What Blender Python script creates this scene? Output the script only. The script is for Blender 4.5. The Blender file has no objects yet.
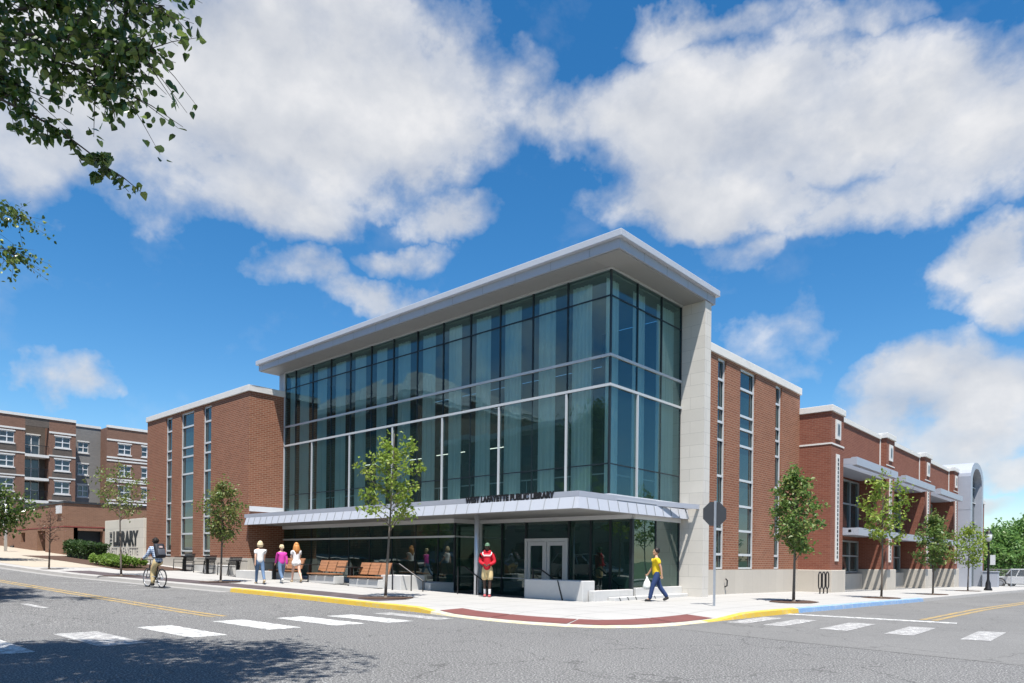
import bpy, bmesh, math, random
from mathutils import Vector, Matrix, noise
R = math.radians
PI = math.pi
scene = bpy.context.scene
col = scene.collection
rng = random.Random(7)

# ------------------------------------------------------------------ helpers
def lin(c):
    return tuple(((v/255)/12.92 if v/255 <= .04045 else ((v/255+.055)/1.055)**2.4) for v in c)

class MB:
    """collects shapes, links them as ONE mesh object"""
    def __init__(self):
        self.v = []; self.f = []; self.m = []; self.mi = 0
    def quad(self, a, b, c, d):
        n = len(self.v); self.v += [tuple(a), tuple(b), tuple(c), tuple(d)]
        self.f.append((n, n+1, n+2, n+3)); self.m.append(self.mi); return self
    def poly(self, pts):
        n = len(self.v); self.v += [tuple(p) for p in pts]
        self.f.append(tuple(range(n, n+len(pts)))); self.m.append(self.mi); return self
    def box(self, x0, y0, z0, x1, y1, z1):
        if x0 > x1: x0, x1 = x1, x0
        if y0 > y1: y0, y1 = y1, y0
        if z0 > z1: z0, z1 = z1, z0
        n = len(self.v)
        self.v += [(x0,y0,z0),(x1,y0,z0),(x1,y1,z0),(x0,y1,z0),(x0,y0,z1),(x1,y0,z1),(x1,y1,z1),(x0,y1,z1)]
        for q in ((3,2,1,0),(4,5,6,7),(0,1,5,4),(1,2,6,5),(2,3,7,6),(3,0,4,7)):
            self.f.append(tuple(n+i for i in q)); self.m.append(self.mi)
        return self
    def prism(self, poly, z0, z1, axis='z'):
        """extrude a 2-D outline; axis z: poly is (x,y); axis y: poly is (x,z); axis x: poly is (y,z)"""
        def P(a, b, h): return {'z': (a,b,h), 'y': (a,h,b), 'x': (h,a,b)}[axis]
        n = len(self.v); k = len(poly)
        self.v += [P(a,b,z0) for a, b in poly] + [P(a,b,z1) for a, b in poly]
        self.f.append(tuple(n+i for i in range(k))[::-1]); self.f.append(tuple(n+k+i for i in range(k)))
        self.m += [self.mi]*2
        for i in range(k):
            j = (i+1) % k
            self.f.append((n+i, n+j, n+k+j, n+k+i)); self.m.append(self.mi)
        return self
    def tube(self, p0, p1, r0, r1=None, n=8, caps=True):
        return self.path([p0, p1], [r0, r0 if r1 is None else r1], n, caps)
    def path(self, pts, rad, n=8, caps=True):
        pts = [Vector(p) for p in pts]
        if not hasattr(rad, '__len__'): rad = [rad]*len(pts)
        s = len(self.v); up = None
        for i, p in enumerate(pts):
            t = (pts[min(i+1, len(pts)-1)]-pts[max(i-1, 0)])
            t = t.normalized() if t.length > 1e-9 else Vector((0,0,1))
            if up is None:
                up = Vector((0,0,1)) if abs(t.z) < .9 else Vector((1,0,0))
            a = up - t*up.dot(t)
            if a.length < 1e-6: a = t.orthogonal()
            a.normalize(); up = a
            b = t.cross(a)
            for k in range(n):
                w = 2*PI*k/n
                self.v.append(tuple(p + (a*math.cos(w)+b*math.sin(w))*rad[i]))
        for i in range(len(pts)-1):
            for k in range(n):
                k2 = (k+1) % n
                self.f.append((s+i*n+k, s+i*n+k2, s+(i+1)*n+k2, s+(i+1)*n+k)); self.m.append(self.mi)
        if caps:
            self.f.append(tuple(s+k for k in range(n))[::-1]); self.m.append(self.mi)
            e = s+(len(pts)-1)*n
            self.f.append(tuple(e+k for k in range(n))); self.m.append(self.mi)
        return self
    def lathe(self, prof, c=(0,0,0), n=16):
        """prof: [(r,z)] turned round the vertical through c"""
        s = len(self.v)
        for r, z in prof:
            for k in range(n):
                w = 2*PI*k/n
                self.v.append((c[0]+r*math.cos(w), c[1]+r*math.sin(w), c[2]+z))
        for i in range(len(prof)-1):
            for k in range(n):
                k2 = (k+1) % n
                self.f.append((s+i*n+k, s+i*n+k2, s+(i+1)*n+k2, s+(i+1)*n+k)); self.m.append(self.mi)
        return self
    def ball(self, c, r, nu=12, nv=8, rot=None):
        if not hasattr(r, '__len__'): r = (r,r,r)
        s = len(self.v)
        for i in range(nv+1):
            t = PI*i/nv
            for k in range(nu):
                w = 2*PI*k/nu
                q = Vector((r[0]*math.sin(t)*math.cos(w), r[1]*math.sin(t)*math.sin(w), r[2]*math.cos(t)))
                if rot is not None: q = rot @ q
                self.v.append((c[0]+q.x, c[1]+q.y, c[2]+q.z))
        for i in range(nv):
            for k in range(nu):
                k2 = (k+1) % nu
                self.f.append((s+i*nu+k, s+(i+1)*nu+k, s+(i+1)*nu+k2, s+i*nu+k2)); self.m.append(self.mi)
        return self
    def torus(self, c, R_, r, axis='y', n=28, k=8):
        pts = []
        for i in range(n+1):
            w = 2*PI*i/n
            a, b = R_*math.cos(w), R_*math.sin(w)
            pts.append({'y': (c[0]+a, c[1], c[2]+b), 'x': (c[0], c[1]+a, c[2]+b), 'z': (c[0]+a, c[1]+b, c[2])}[axis])
        return self.path(pts, r, k, False)
    def xform(self, M):
        self.v = [tuple(M @ Vector(p)) for p in self.v]; return self
    def build(self, name, mat, parent=None, smooth=False, bevel=0):
        me = bpy.data.meshes.new(name)
        me.from_pydata(self.v, [], self.f)
        mats = mat if isinstance(mat, (list, tuple)) else [mat]
        for m in mats: me.materials.append(m)
        if len(mats) > 1: me.polygons.foreach_set('material_index', self.m)
        if smooth: me.polygons.foreach_set('use_smooth', [True]*len(me.polygons))
        if bevel:
            bm = bmesh.new(); bm.from_mesh(me)
            bmesh.ops.remove_doubles(bm, verts=bm.verts, dist=1e-5)
            ed = [e for e in bm.edges if len(e.link_faces) == 2 and e.calc_face_angle(0) > .6]
            bmesh.ops.bevel(bm, geom=ed, offset=bevel, segments=2, affect='EDGES', profile=.6)
            bm.to_mesh(me); bm.free()
        me.update()
        o = bpy.data.objects.new(name, me); col.objects.link(o)
        if parent is not None: o.parent = parent
        return o

def tag(o, label=None, cat=None, group=None, kind=None):
    if label: o['label'] = label
    if cat: o['category'] = cat
    if group: o['group'] = group
    if kind: o['kind'] = kind
    return o
def empty(name, loc=(0,0,0), rz=0, label=None, cat=None, group=None):
    o = bpy.data.objects.new(name, None); col.objects.link(o)
    o.location = loc; o.rotation_euler = (0,0,rz); o.empty_display_size = .3
    return tag(o, label, cat, group)
def copy_tree(o, parent=None):
    c = o.copy(); col.objects.link(c); c.parent = parent
    for ch in list(o.children): copy_tree(ch, c)
    return c
ORD = 'first second third fourth fifth sixth seventh eighth ninth tenth eleventh twelfth thirteenth'.split()

# ------------------------------------------------------------------ terrain
def sp(t, w=2.0): return max(0.0, t) if abs(t) >= w else (t+w)**2/(4*w)
def zr(x, y):
    x = max(x, -75); y = min(y, 85)
    return .022*sp(-x-4) + .018*sp(-x-24) - .012*sp(y-8)

# ------------------------------------------------------------------ materials
class NT:
    def __init__(self, mat):
        mat.use_nodes = True; self.t = mat.node_tree; self.t.nodes.clear()
    def n(self, typ, **kw):
        o = self.t.nodes.new(typ)
        for k, v in kw.items():
            if k.startswith('i_'):
                key = k[2:]
                key = int(key) if key.isdigit() else key.replace('_', ' ')
                if hasattr(v, 'is_output') or isinstance(v, bpy.types.NodeSocket): self.t.links.new(v, o.inputs[key])
                else: o.inputs[key].default_value = v
            else: setattr(o, k, v)
        return o
    def l(self, a, b): self.t.links.new(a, b)
    def math(self, op, a, b=None, c=None, clamp=False):
        o = self.t.nodes.new('ShaderNodeMath'); o.operation = op; o.use_clamp = clamp
        for i, s in enumerate((a, b, c)):
            if s is None: continue
            if isinstance(s, (int, float)): o.inputs[i].default_value = s
            else: self.t.links.new(s, o.inputs[i])
        return o.outputs[0]
    def mix(self, fac, a, b, blend='MIX'):
        o = self.t.nodes.new('ShaderNodeMix'); o.data_type = 'RGBA'; o.blend_type = blend
        for i, s in ((0, fac), (6, a), (7, b)):
            if isinstance(s, (int, float)): o.inputs[i].default_value = s
            elif isinstance(s, tuple): o.inputs[i].default_value = (*s[:3], 1)
            else: self.t.links.new(s, o.inputs[i])
        return o.outputs[2]
    def noise(self, vec, scale, detail=4, rough=.55, dist=0):
        o = self.n('ShaderNodeTexNoise'); o.inputs['Scale'].default_value = scale
        o.inputs['Detail'].default_value = detail; o.inputs['Roughness'].default_value = rough; o.inputs['Distortion'].default_value = dist
        if vec is not None: self.l(vec, o.inputs['Vector'])
        return o.outputs['Fac']
    def ramp(self, fac, stops):
        o = self.n('ShaderNodeValToRGB'); e = o.color_ramp.elements
        while len(e) < len(stops): e.new(.5)
        for el, (p, c) in zip(e, stops):
            el.position = p; el.color = (*c[:3], 1) if hasattr(c, '__len__') else (c,c,c,1)
        self.l(fac, o.inputs[0]); return o.outputs[0]
    def bump(self, h, strength=.2, dist=.02):
        o = self.n('ShaderNodeBump'); o.inputs['Strength'].default_value = strength; o.inputs['Distance'].default_value = dist
        self.l(h, o.inputs['Height']); return o.outputs[0]
    def surf(self, s, disp=None):
        o = self.n('ShaderNodeOutputMaterial'); self.l(s, o.inputs['Surface'])
    def pbr(self, color, rough=.6, metal=0, normal=None, spec=.5, **kw):
        o = self.n('ShaderNodeBsdfPrincipled')
        for k, s in (('Base Color', color), ('Roughness', rough), ('Metallic', metal), ('Normal', normal), ('Specular IOR Level', spec)):
            if s is None: continue
            if isinstance(s, tuple): o.inputs[k].default_value = (*s[:3], 1)
            elif isinstance(s, (int, float)): o.inputs[k].default_value = s
            else: self.l(s, o.inputs[k])
        for k, v in kw.items(): o.inputs[k.replace('_', ' ')].default_value = v
        return o.outputs[0]
def mat(name):
    m = bpy.data.materials.new(name); return m, NT(m)
def geo_pos(t): return t.n('ShaderNodeNewGeometry').outputs['Position']
def obj_co(t): return t.n('ShaderNodeTexCoord').outputs['Object']

def plain(name, color, rough=.6, metal=0, var=.12, scale=6, spec=.5, bump=0):
    m, t = mat(name)
    p = obj_co(t)
    f = t.noise(p, scale, 5, .6)
    c = t.mix(f, tuple(v*(1-var) for v in color), tuple(min(1, v*(1+var)) for v in color))
    nrm = t.bump(t.noise(p, scale*6, 3), bump, .01) if bump else None
    t.surf(t.pbr(c, rough, metal, nrm, spec)); return m

def wall_uv(t):
    p = geo_pos(t); s = t.n('ShaderNodeSeparateXYZ'); t.l(p, s.inputs[0])
    c = t.n('ShaderNodeCombineXYZ'); t.l(t.math('ADD', s.outputs[0], s.outputs[1]), c.inputs[0]); t.l(s.outputs[2], c.inputs[1])
    return c.outputs[0], p

def brick(name, c1, c2, mortar, bw=.30, bh=.10, ms=.012, stripe=None):
    m, t = mat(name)
    uv, p = wall_uv(t)
    b = t.n('ShaderNodeTexBrick'); t.l(uv, b.inputs['Vector'])
    b.inputs['Scale'].default_value = 1; b.inputs['Brick Width'].default_value = bw; b.inputs['Row Height'].default_value = bh
    b.inputs['Mortar Size'].default_value = ms; b.inputs['Mortar Smooth'].default_value = .3; b.inputs['Bias'].default_value = -.1
    b.inputs['Color1'].default_value = (*c1,1); b.inputs['Color2'].default_value = (*c2,1); b.inputs['Mortar'].default_value = (*mortar,1)
    big = t.noise(p, .35, 4, .6); sm = t.noise(p, 3, 3)
    c = t.mix(t.math('MULTIPLY', big, .5), b.outputs['Color'], tuple(v*.72 for v in c1))
    c = t.mix(t.math('MULTIPLY', sm, .3), c, tuple(min(1, v*1.25) for v in c2))
    h = t.math('SUBTRACT', 1, b.outputs['Fac'])
    t.surf(t.pbr(c, .85, 0, t.bump(h, .35, .01), .25)); return m

def stone(name, c, bw=1.2, bh=.48, ms=.008, joint=.6, rough=.8, var=.14):
    m, t = mat(name)
    uv, p = wall_uv(t)
    b = t.n('ShaderNodeTexBrick'); t.l(uv, b.inputs['Vector'])
    b.inputs['Scale'].default_value = 1; b.inputs['Brick Width'].default_value = bw; b.inputs['Row Height'].default_value = bh
    b.inputs['Mortar Size'].default_value = ms; b.inputs['Mortar Smooth'].default_value = .1
    b.inputs['Color1'].default_value = (*[v*.93 for v in c],1); b.inputs['Color2'].default_value = (*[min(1,v*1.06) for v in c],1)
    b.inputs['Mortar'].default_value = (*[v*joint for v in c],1)
    f = t.noise(p, 1.6, 6, .65); g = t.noise(p, 14, 4, .6)
    cc = t.mix(t.math('MULTIPLY', f, .55), b.outputs['Color'], tuple(v*(1-2*var) for v in c))
    cc = t.mix(t.math('MULTIPLY', g, .25), cc, tuple(min(1, v*1.15) for v in c))
    t.surf(t.pbr(cc, rough, 0, t.bump(t.math('SUBTRACT', 1, b.outputs['Fac']), .3, .01), .3)); return m

def concrete(name, c, joint=0, var=.1, big=.6):
    m, t = mat(name); p = geo_pos(t)
    f = t.noise(p, big, 6, .62); g = t.noise(p, 25, 4, .7)
    cc = t.mix(f, tuple(v*(1-var) for v in c), tuple(min(1, v*(1+var)) for v in c))
    cc = t.mix(t.math('MULTIPLY', g, .22), cc, tuple(v*.72 for v in c))
    stain = t.ramp(t.noise(p, 1.3, 5, .7, .4), [(.55, 0), (.72, 1)])
    cc = t.mix(t.math('MULTIPLY', stain, .28), cc, tuple(v*.6 for v in c))
    if joint:
        s = t.n('ShaderNodeSeparateXYZ'); t.l(p, s.inputs[0])
        ms = []
        for o in (s.outputs[0], s.outputs[1]):
            fr = t.math('FRACT', t.math('DIVIDE', o, joint)); ms.append(t.math('LESS_THAN', fr, (.036 if joint < 1.8 else .022)/joint))
        cc = t.mix(t.math('MULTIPLY', t.math('MAXIMUM', *ms), .75), cc, tuple(v*.45 for v in c))
    t.surf(t.pbr(cc, .85, 0, t.bump(g, .15, .005), .3)); return m

def asphalt(name, c, speck, spk_amt, crack=True):
    m, t = mat(name); p = geo_pos(t)
    f = t.noise(p, .22, 5, .6, .6); g = t.noise(p, 36, 2, .85); h = t.noise(p, 19, 3, .85); k = t.noise(p, 2.2, 5, .7)
    cc = t.mix(f, tuple(v*.68 for v in c), tuple(v*1.34 for v in c))
    cc = t.mix(t.math('MULTIPLY', k, .4), cc, tuple(v*.8 for v in c))
    cc = t.mix(t.math('MULTIPLY', t.ramp(g, [(.5, 0), (.68, 1)]), spk_amt), cc, speck)
    cc = t.mix(t.math('MULTIPLY', t.ramp(h, [(.3, 1), (.46, 0)]), spk_amt*.8), cc, tuple(v*.3 for v in c))
    # tyre-worn bands and oil stains, patches of their own shape
    st = t.ramp(t.noise(p, .9, 4, .6, 1.2), [(.6, 0), (.75, 1)])
    cc = t.mix(t.math('MULTIPLY', st, .35), cc, tuple(v*.62 for v in c))
    if crack:
        v = t.n('ShaderNodeTexVoronoi', feature='DISTANCE_TO_EDGE'); v.inputs['Scale'].default_value = .28
        dn = t.n('ShaderNodeTexNoise'); dn.inputs['Scale'].default_value = 1.1; dn.inputs['Detail'].default_value = 4; t.l(p, dn.inputs['Vector'])
        vm = t.n('ShaderNodeVectorMath', operation='MULTIPLY_ADD'); t.l(dn.outputs['Color'], vm.inputs[0]); vm.inputs[1].default_value = (1.2,1.2,1.2); t.l(p, vm.inputs[2])
        t.l(vm.outputs[0], v.inputs['Vector'])
        cr = t.math('LESS_THAN', v.outputs['Distance'], .004)
        cc = t.mix(t.math('MULTIPLY', cr, .5), cc, tuple(v_*.45 for v_ in c))
    t.surf(t.pbr(cc, .9, 0, t.bump(g, .5, .01), .25)); return m

def paint(name, c, base, wear=.5):
    m, t = mat(name); p = geo_pos(t)
    w = t.noise(p, 5.5, 8, .78); g = t.noise(p, 50, 3, .7); b = t.noise(p, 1.4, 3)
    cover = t.ramp(t.math('ADD', t.math('MULTIPLY', w, .6), t.math('MULTIPLY', g, .4)), [(.33+.12*wear, 0), (.48+.06*wear, 1)])
    cc = t.mix(cover, base, t.mix(b, tuple(v*.85 for v in c), c))
    t.surf(t.pbr(cc, .75, 0, None, .3)); return m

def glass(name, tint, refl=.12, ior=1.55, rcol=(.85,.93,.95), body=None, amt=0):
    m, t = mat(name)
    tr = t.n('ShaderNodeBsdfTransparent'); tr.inputs[0].default_value = (*tint,1)
    inner = tr.outputs[0]
    if body:
        df = t.n('ShaderNodeBsdfDiffuse'); df.inputs[0].default_value = (*body,1)
        m1 = t.n('ShaderNodeMixShader'); m1.inputs[0].default_value = amt; t.l(inner, m1.inputs[1]); t.l(df.outputs[0], m1.inputs[2]); inner = m1.outputs[0]
    gl = t.n('ShaderNodeBsdfGlossy'); gl.inputs['Roughness'].default_value = 0; gl.inputs['Color'].default_value = (*rcol,1)
    p = geo_pos(t)
    t.l(t.bump(t.noise(p, .55, 2), .08, .06), gl.inputs['Normal'])
    fr = t.n('ShaderNodeFresnel'); fr.inputs['IOR'].default_value = ior
    fac = t.math('ADD', t.math('MULTIPLY', fr.outputs[0], 1-refl), refl, clamp=True)
    mx = t.n('ShaderNodeMixShader'); t.l(fac, mx.inputs[0]); t.l(inner, mx.inputs[1]); t.l(gl.outputs[0], mx.inputs[2])
    t.surf(mx.outputs[0]); return m

def leafmat(name, a, b, c, trans=.35, rough=.45):
    m, t = mat(name)
    g = t.n('ShaderNodeNewGeometry')
    r = g.outputs['Random Per Island']
    f = t.noise(obj_co(t), .9, 3)
    cc = t.mix(r, a, b); cc = t.mix(t.ramp(t.math('ADD', t.math('MULTIPLY', r, .35), t.math('MULTIPLY', f, .65)), [(.5, 0), (.72, 1)]), cc, c)
    d = t.pbr(cc, rough, 0, None, .45)
    tr = t.n('ShaderNodeBsdfTranslucent'); t.l(t.mix(.5, cc, tuple(min(1, v*1.9) for v in b)), tr.inputs[0])
    mx = t.n('ShaderNodeMixShader'); mx.inputs[0].default_value = trans; t.l(d, mx.inputs[1]); t.l(tr.outputs[0], mx.inputs[2])
    t.surf(mx.outputs[0]); return m

M = {}
M['brick'] = brick('red_brick', (.19,.066,.037), (.285,.112,.064), (.37,.29,.205), .30,.10,.014)
M['brick_old'] = brick('old_red_brick', (.18,.058,.037), (.245,.09,.057), (.275,.175,.13), .28, .09, .010)
M['brick_tan'] = brick('brown_brick', (.19,.10,.064), (.26,.143,.092), (.29,.21,.155), .28, .09, .010)
M['brick_apt'] = brick('apartment_brick', (.155,.08,.055), (.215,.115,.08), (.26,.19,.15), .3, .1, .012)
M['brick_grey'] = brick('grey_brick', (.17,.165,.16), (.22,.21,.20), (.25,.25,.24), .3, .1, .012)
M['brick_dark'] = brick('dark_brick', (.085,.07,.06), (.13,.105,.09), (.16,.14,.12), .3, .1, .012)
M['lime'] = stone('limestone', (.60,.57,.52), 1.5, .46)
M['limebase'] = stone('limestone_base', (.50,.46,.40), .9, 3, .008, .75)
M['conc_wall'] = concrete('pale_concrete', (.55,.545,.53), 0, .08, 1.2)
M['coping'] = concrete('coping_stone', (.66,.645,.615), 0, .08, 1.0)
M['walk'] = concrete('sidewalk_concrete', (.375,.367,.35), 1.5, .07, .5)
M['walk_far'] = concrete('tan_concrete', (.40,.35,.28), 2.0, .08, .5)
M['kerb'] = concrete('kerb_concrete', (.36,.35,.335), 0, .14, 2)
M['kerb_y'] = paint('yellow_kerb_paint', (.62,.41,.05), (.45,.38,.22), .35)
M['kerb_b'] = paint('blue_kerb_paint', (.20,.34,.55), (.40,.43,.47), .4)
M['kerb_w'] = paint('pale_yellow_worn_paint', (.60,.51,.30), (.50,.475,.42), .8)
M['pavers'] = brick('dark_pavers', (.075,.062,.066), (.115,.092,.095), (.07,.06,.06), .2, .1, .006)
M['tactile'] = plain('red_tactile_paving', (.155,.052,.045), .8, 0, .25, 3)
M['asph'] = asphalt('dark_asphalt', (.102,.101,.099), (.54,.535,.52), .80)
M['asph2'] = asphalt('light_asphalt', (.148,.146,.141), (.40,.40,.39), .42)
M['ground'] = plain('grass_ground', (.06,.085,.03), .95, 0, .4, .4)
M['white_paint'] = paint('white_road_paint', (.72,.72,.70), (.22,.22,.215), 1.05)
M['white_worn'] = paint('worn_white_road_paint', (.66,.66,.64), (.25,.245,.24), 1.5)
M['yel_paint'] = paint('yellow_road_paint', (.50,.32,.07), (.20,.185,.15), 1.15)
M['alu'] = plain('brushed_aluminium', (.62,.64,.68), .38, .55, .05, 3)
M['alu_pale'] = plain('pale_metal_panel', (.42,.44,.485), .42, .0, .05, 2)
M['alu_lav'] = plain('grey_metal_band', (.35,.37,.42), .42, .0, .06, 2)
M['white_metal'] = plain('white_metal', (.62,.63,.64), .4, 0, .04, 3)
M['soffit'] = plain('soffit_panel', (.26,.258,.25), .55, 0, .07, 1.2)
M['frame'] = plain('silver_frame', (.60,.62,.63), .4, .2, .05, 4)
M['frame_dk'] = plain('dark_frame', (.018,.026,.032), .4, .3, .1, 4)
M['frame_gr'] = plain('grey_frame', (.28,.30,.31), .45, .2, .05, 4)
M['black'] = plain('black_metal', (.014,.014,.016), .45, .3, .15, 6)
M['black_letter'] = plain('black_letter_metal', (.012,.012,.014), .5, 0, .1, 6)
M['grey_letter'] = plain('grey_letter', (.22,.21,.20), .6, 0, .1, 6)
M['galv'] = plain('galvanised_steel', (.42,.45,.49), .45, .5, .12, 12)
M['sign_back'] = plain('sign_back_grey', (.045,.047,.052), .5, .3, .12, 5)
M['wood'] = plain('wood_slat', (.33,.155,.075), .55, 0, .3, 9)
M['glass'] = glass('teal_glass', (.76,.95,.92), .10, 1.33, (.55,.80,.88), (.10,.24,.23), .07)  # green diffuse veil over the tint paints in brightness of the lit interior
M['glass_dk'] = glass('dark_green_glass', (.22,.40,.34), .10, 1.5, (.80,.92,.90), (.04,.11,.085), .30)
M['glass_car'] = glass('car_glass', (.10,.12,.13), .10, 1.5)
M['glass_sky'] = plain('window_glass', (.012,.035,.036), .03, 0, .2, .4, 1.0)
M['glass_pale'] = plain('pale_window_glass', (.05,.065,.075), .05, 0, .3, .8, .9)
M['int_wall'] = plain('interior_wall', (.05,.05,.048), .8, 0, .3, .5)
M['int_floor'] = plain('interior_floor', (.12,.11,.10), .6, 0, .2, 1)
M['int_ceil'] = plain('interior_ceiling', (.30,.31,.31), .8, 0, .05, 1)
M['mulch'] = plain('mulch', (.085,.055,.042), .95, 0, .4, 7, .1, .6)
M['bark'] = plain('bark', (.16,.135,.11), .9, 0, .35, 14, .2, .7)
M['bark_dk'] = plain('dark_bark', (.075,.06,.048), .9, 0, .35, 14, .2, .7)
M['roofing'] = plain('roof_membrane', (.30,.30,.30), .8, 0, .15, .6)
M['leaf_a'] = leafmat('bright_leaf', (.13,.21,.028), (.22,.30,.04), (.30,.33,.07))
M['leaf_b'] = leafmat('green_leaf', (.075,.145,.032), (.145,.225,.055), (.25,.25,.08))
M['leaf_c'] = leafmat('olive_leaf', (.10,.155,.038), (.165,.215,.055), (.21,.16,.055))
M['leaf_d'] = leafmat('dark_leaf', (.022,.05,.010), (.065,.12,.022), (.30,.36,.10), .30, .25)  # bright third tone paints sunlit highlights into the dark leaf colour
M['leaf_e'] = leafmat('far_leaf', (.08,.17,.04), (.14,.25,.06), (.17,.26,.08))
M['leaf_r'] = leafmat('reddish_leaf', (.14,.06,.045), (.20,.10,.07), (.16,.12,.06))
M['leaf_h'] = leafmat('hedge_leaf', (.025,.06,.016), (.045,.09,.024), (.07,.12,.03))
M['leaf_g'] = leafmat('groundcover_leaf', (.11,.20,.03), (.17,.27,.05), (.22,.30,.07))

def curtain_mat():
    m, t = mat('sheer_curtain')
    c = t.mix(t.noise(obj_co(t), 1.2, 3), (.80,.85,.83), (.88,.92,.90))
    d = t.n('ShaderNodeBsdfDiffuse'); t.l(c, d.inputs[0])
    tr = t.n('ShaderNodeBsdfTranslucent'); t.l(c, tr.inputs[0])
    mx = t.n('ShaderNodeMixShader'); mx.inputs[0].default_value = .35; t.l(d.outputs[0], mx.inputs[1]); t.l(tr.outputs[0], mx.inputs[2])
    t.surf(mx.outputs[0]); return m
M['curtain'] = curtain_mat()
def frosted():
    m, t = mat('frosted_canopy_panel')
    d = t.pbr((.55,.58,.64), .35, .1)
    tr = t.n('ShaderNodeBsdfTransparent'); tr.inputs[0].default_value = (.9,.92,.95,1)
    mx = t.n('ShaderNodeMixShader'); mx.inputs[0].default_value = .55; t.l(d, mx.inputs[1]); t.l(tr.outputs[0], mx.inputs[2])
    t.surf(mx.outputs[0]); return m
M['frosted'] = frosted()
def emit(name, c, s):
    m, t = mat(name); e = t.n('ShaderNodeEmission'); e.inputs[0].default_value = (*c,1); e.inputs[1].default_value = s
    t.surf(e.outputs[0]); return m
M['lamp_on'] = emit('lit_lamp', (1,.95,.86), .8)
M['gutter'] = concrete('gutter_concrete', (.28,.275,.265), 0, .14, 2)
M['signstone'] = stone('sign_stone', (.66,.62,.53), 1.6, .66)

# ------------------------------------------------------------------ camera (on the street corner opposite)
cd = bpy.data.cameras.new('camera'); cam = bpy.data.objects.new('camera', cd); col.objects.link(cam)
TH = math.atan(16.5/1412)
azA = math.atan2(774, 702.7); ca, sa = math.cos(azA), math.sin(azA)
r_ = Vector((sa, ca, 0)); f_ = Vector((-ca, sa, 0)); u_ = Vector((0,0,1))
cr = r_*math.cos(TH)+u_*math.sin(TH); cu = -r_*math.sin(TH)+u_*math.cos(TH)
CAM = Vector((13.60, -19.82, 1.5))
Mx = Matrix((cr, cu, -f_)).transposed().to_4x4(); Mx.translation = CAM
cam.matrix_world = Mx
cd.sensor_width = 36; cd.lens = 702.7/1024*36; cd.shift_y = 218/1024; cd.clip_end = 6000; cd.clip_start = .1
scene.camera = cam

def cam_to_world(X, Y, Z=0):      # metres right of / ahead of the camera -> world point
    p = Vector((CAM.x, CAM.y, 0)) + r_*X + f_*Y; return Vector((p.x, p.y, Z))

# ------------------------------------------------------------------ sky and sun
SUN_EL = R(68.5); sdir = Vector((.72, -.69, math.tan(SUN_EL))).normalized()     # towards the sun
sl = bpy.data.lights.new('sun', 'SUN'); so = bpy.data.objects.new('sun', sl); col.objects.link(so)
sl.energy = 5.0; sl.angle = R(.53); sl.color = (1, .955, .89)
so.rotation_euler = sdir.to_track_quat('Z', 'Y').to_euler(); so.location = (30,-30,60)

w = bpy.data.worlds.new('World'); scene.world = w; w.use_nodes = True
t = NT(w)
sky = t.n('ShaderNodeTexSky', sky_type='NISHITA'); sky.sun_disc = False; sky.sun_elevation = SUN_EL
sky.sun_rotation = math.atan2(.72, -.69); sky.altitude = 200; sky.air_density = 1.0; sky.dust_density = .35; sky.ozone_density = 3.0
SKY_STRENGTH = .066
D = t.n('ShaderNodeTexCoord').outputs['Generated']
nv = t.n('ShaderNodeVectorMath', operation='NORMALIZE'); t.l(D, nv.inputs[0]); D = nv.outputs[0]
sx = t.n('ShaderNodeSeparateXYZ'); t.l(D, sx.inputs[0])
az = t.math('ARCTAN2', sx.outputs[0], sx.outputs[1])
el = t.math('ARCSINE', sx.outputs[2])
AZ0 = math.atan2(f_.x, f_.y)
def azel(u, v):
    a = math.atan((u-512)/702.7); return AZ0+a, math.atan((559.5-v)/702.7*math.cos(a))
wn = t.n('ShaderNodeTexNoise'); wn.inputs['Scale'].default_value = 5; wn.inputs['Detail'].default_value = 6; wn.inputs['Roughness'].default_value = .6; t.l(D, wn.inputs['Vector'])
ws = t.n('ShaderNodeSeparateXYZ'); t.l(wn.outputs['Color'], ws.inputs[0])
azw = t.math('MULTIPLY_ADD', ws.outputs[0], .20, t.math('ADD', az, -.10))
elw = t.math('MULTIPLY_ADD', ws.outputs[1], .15, t.math('ADD', el, -.075))
# cumulus banks: where they stand in the sky (bearing, height), half widths, weight
BANKS = [(200,85,200,95,1.25),(330,95,165,95,1.3),(110,150,125,70,.9),(400,125,80,62,1.0),(250,195,80,40,.9),(330,25,120,50,1.0),(30,170,60,45,.7),
         (625,115,100,50,1.0),(730,120,150,75,1.25),(860,110,160,70,1.25),(960,140,110,62,1.1),(720,190,110,38,1.1),(800,195,50,26,.8),(900,195,120,34,.8),
         (690,25,90,20,.65),(830,18,90,18,.6),(455,222,52,22,.62),(285,272,45,20,.62),(365,300,62,20,.72),(390,258,42,14,.45),
         (985,265,58,38,1.0),(1010,300,40,26,.9),(740,245,40,20,.35),(80,396,46,22,.85),(915,385,70,34,1.0),(985,400,65,50,1.05),(950,440,75,30,.75),(880,420,65,32,.65),(1010,470,50,18,.75),(775,345,60,38,.45),(950,512,60,12,.5),(60,222,28,24,.4),(740,330,36,22,.4)]
mask = None
for (u, v, hw, hh, wt) in BANKS:
    a0, e0 = azel(u, v)
    a1, _ = azel(u+hw, v); _, e1 = azel(u, v-hh)
    dx = t.math('DIVIDE', t.math('SUBTRACT', azw, a0), abs(a1-a0)*1.4); dy = t.math('DIVIDE', t.math('SUBTRACT', elw, e0), abs(e1-e0)*1.4)
    d2 = t.math('ADD', t.math('MULTIPLY', dx, dx), t.math('MULTIPLY', dy, dy))
    k = t.math('MULTIPLY', t.math('SUBTRACT', 1, d2, clamp=True), wt)
    mask = k if mask is None else t.math('MAXIMUM', mask, k)
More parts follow.
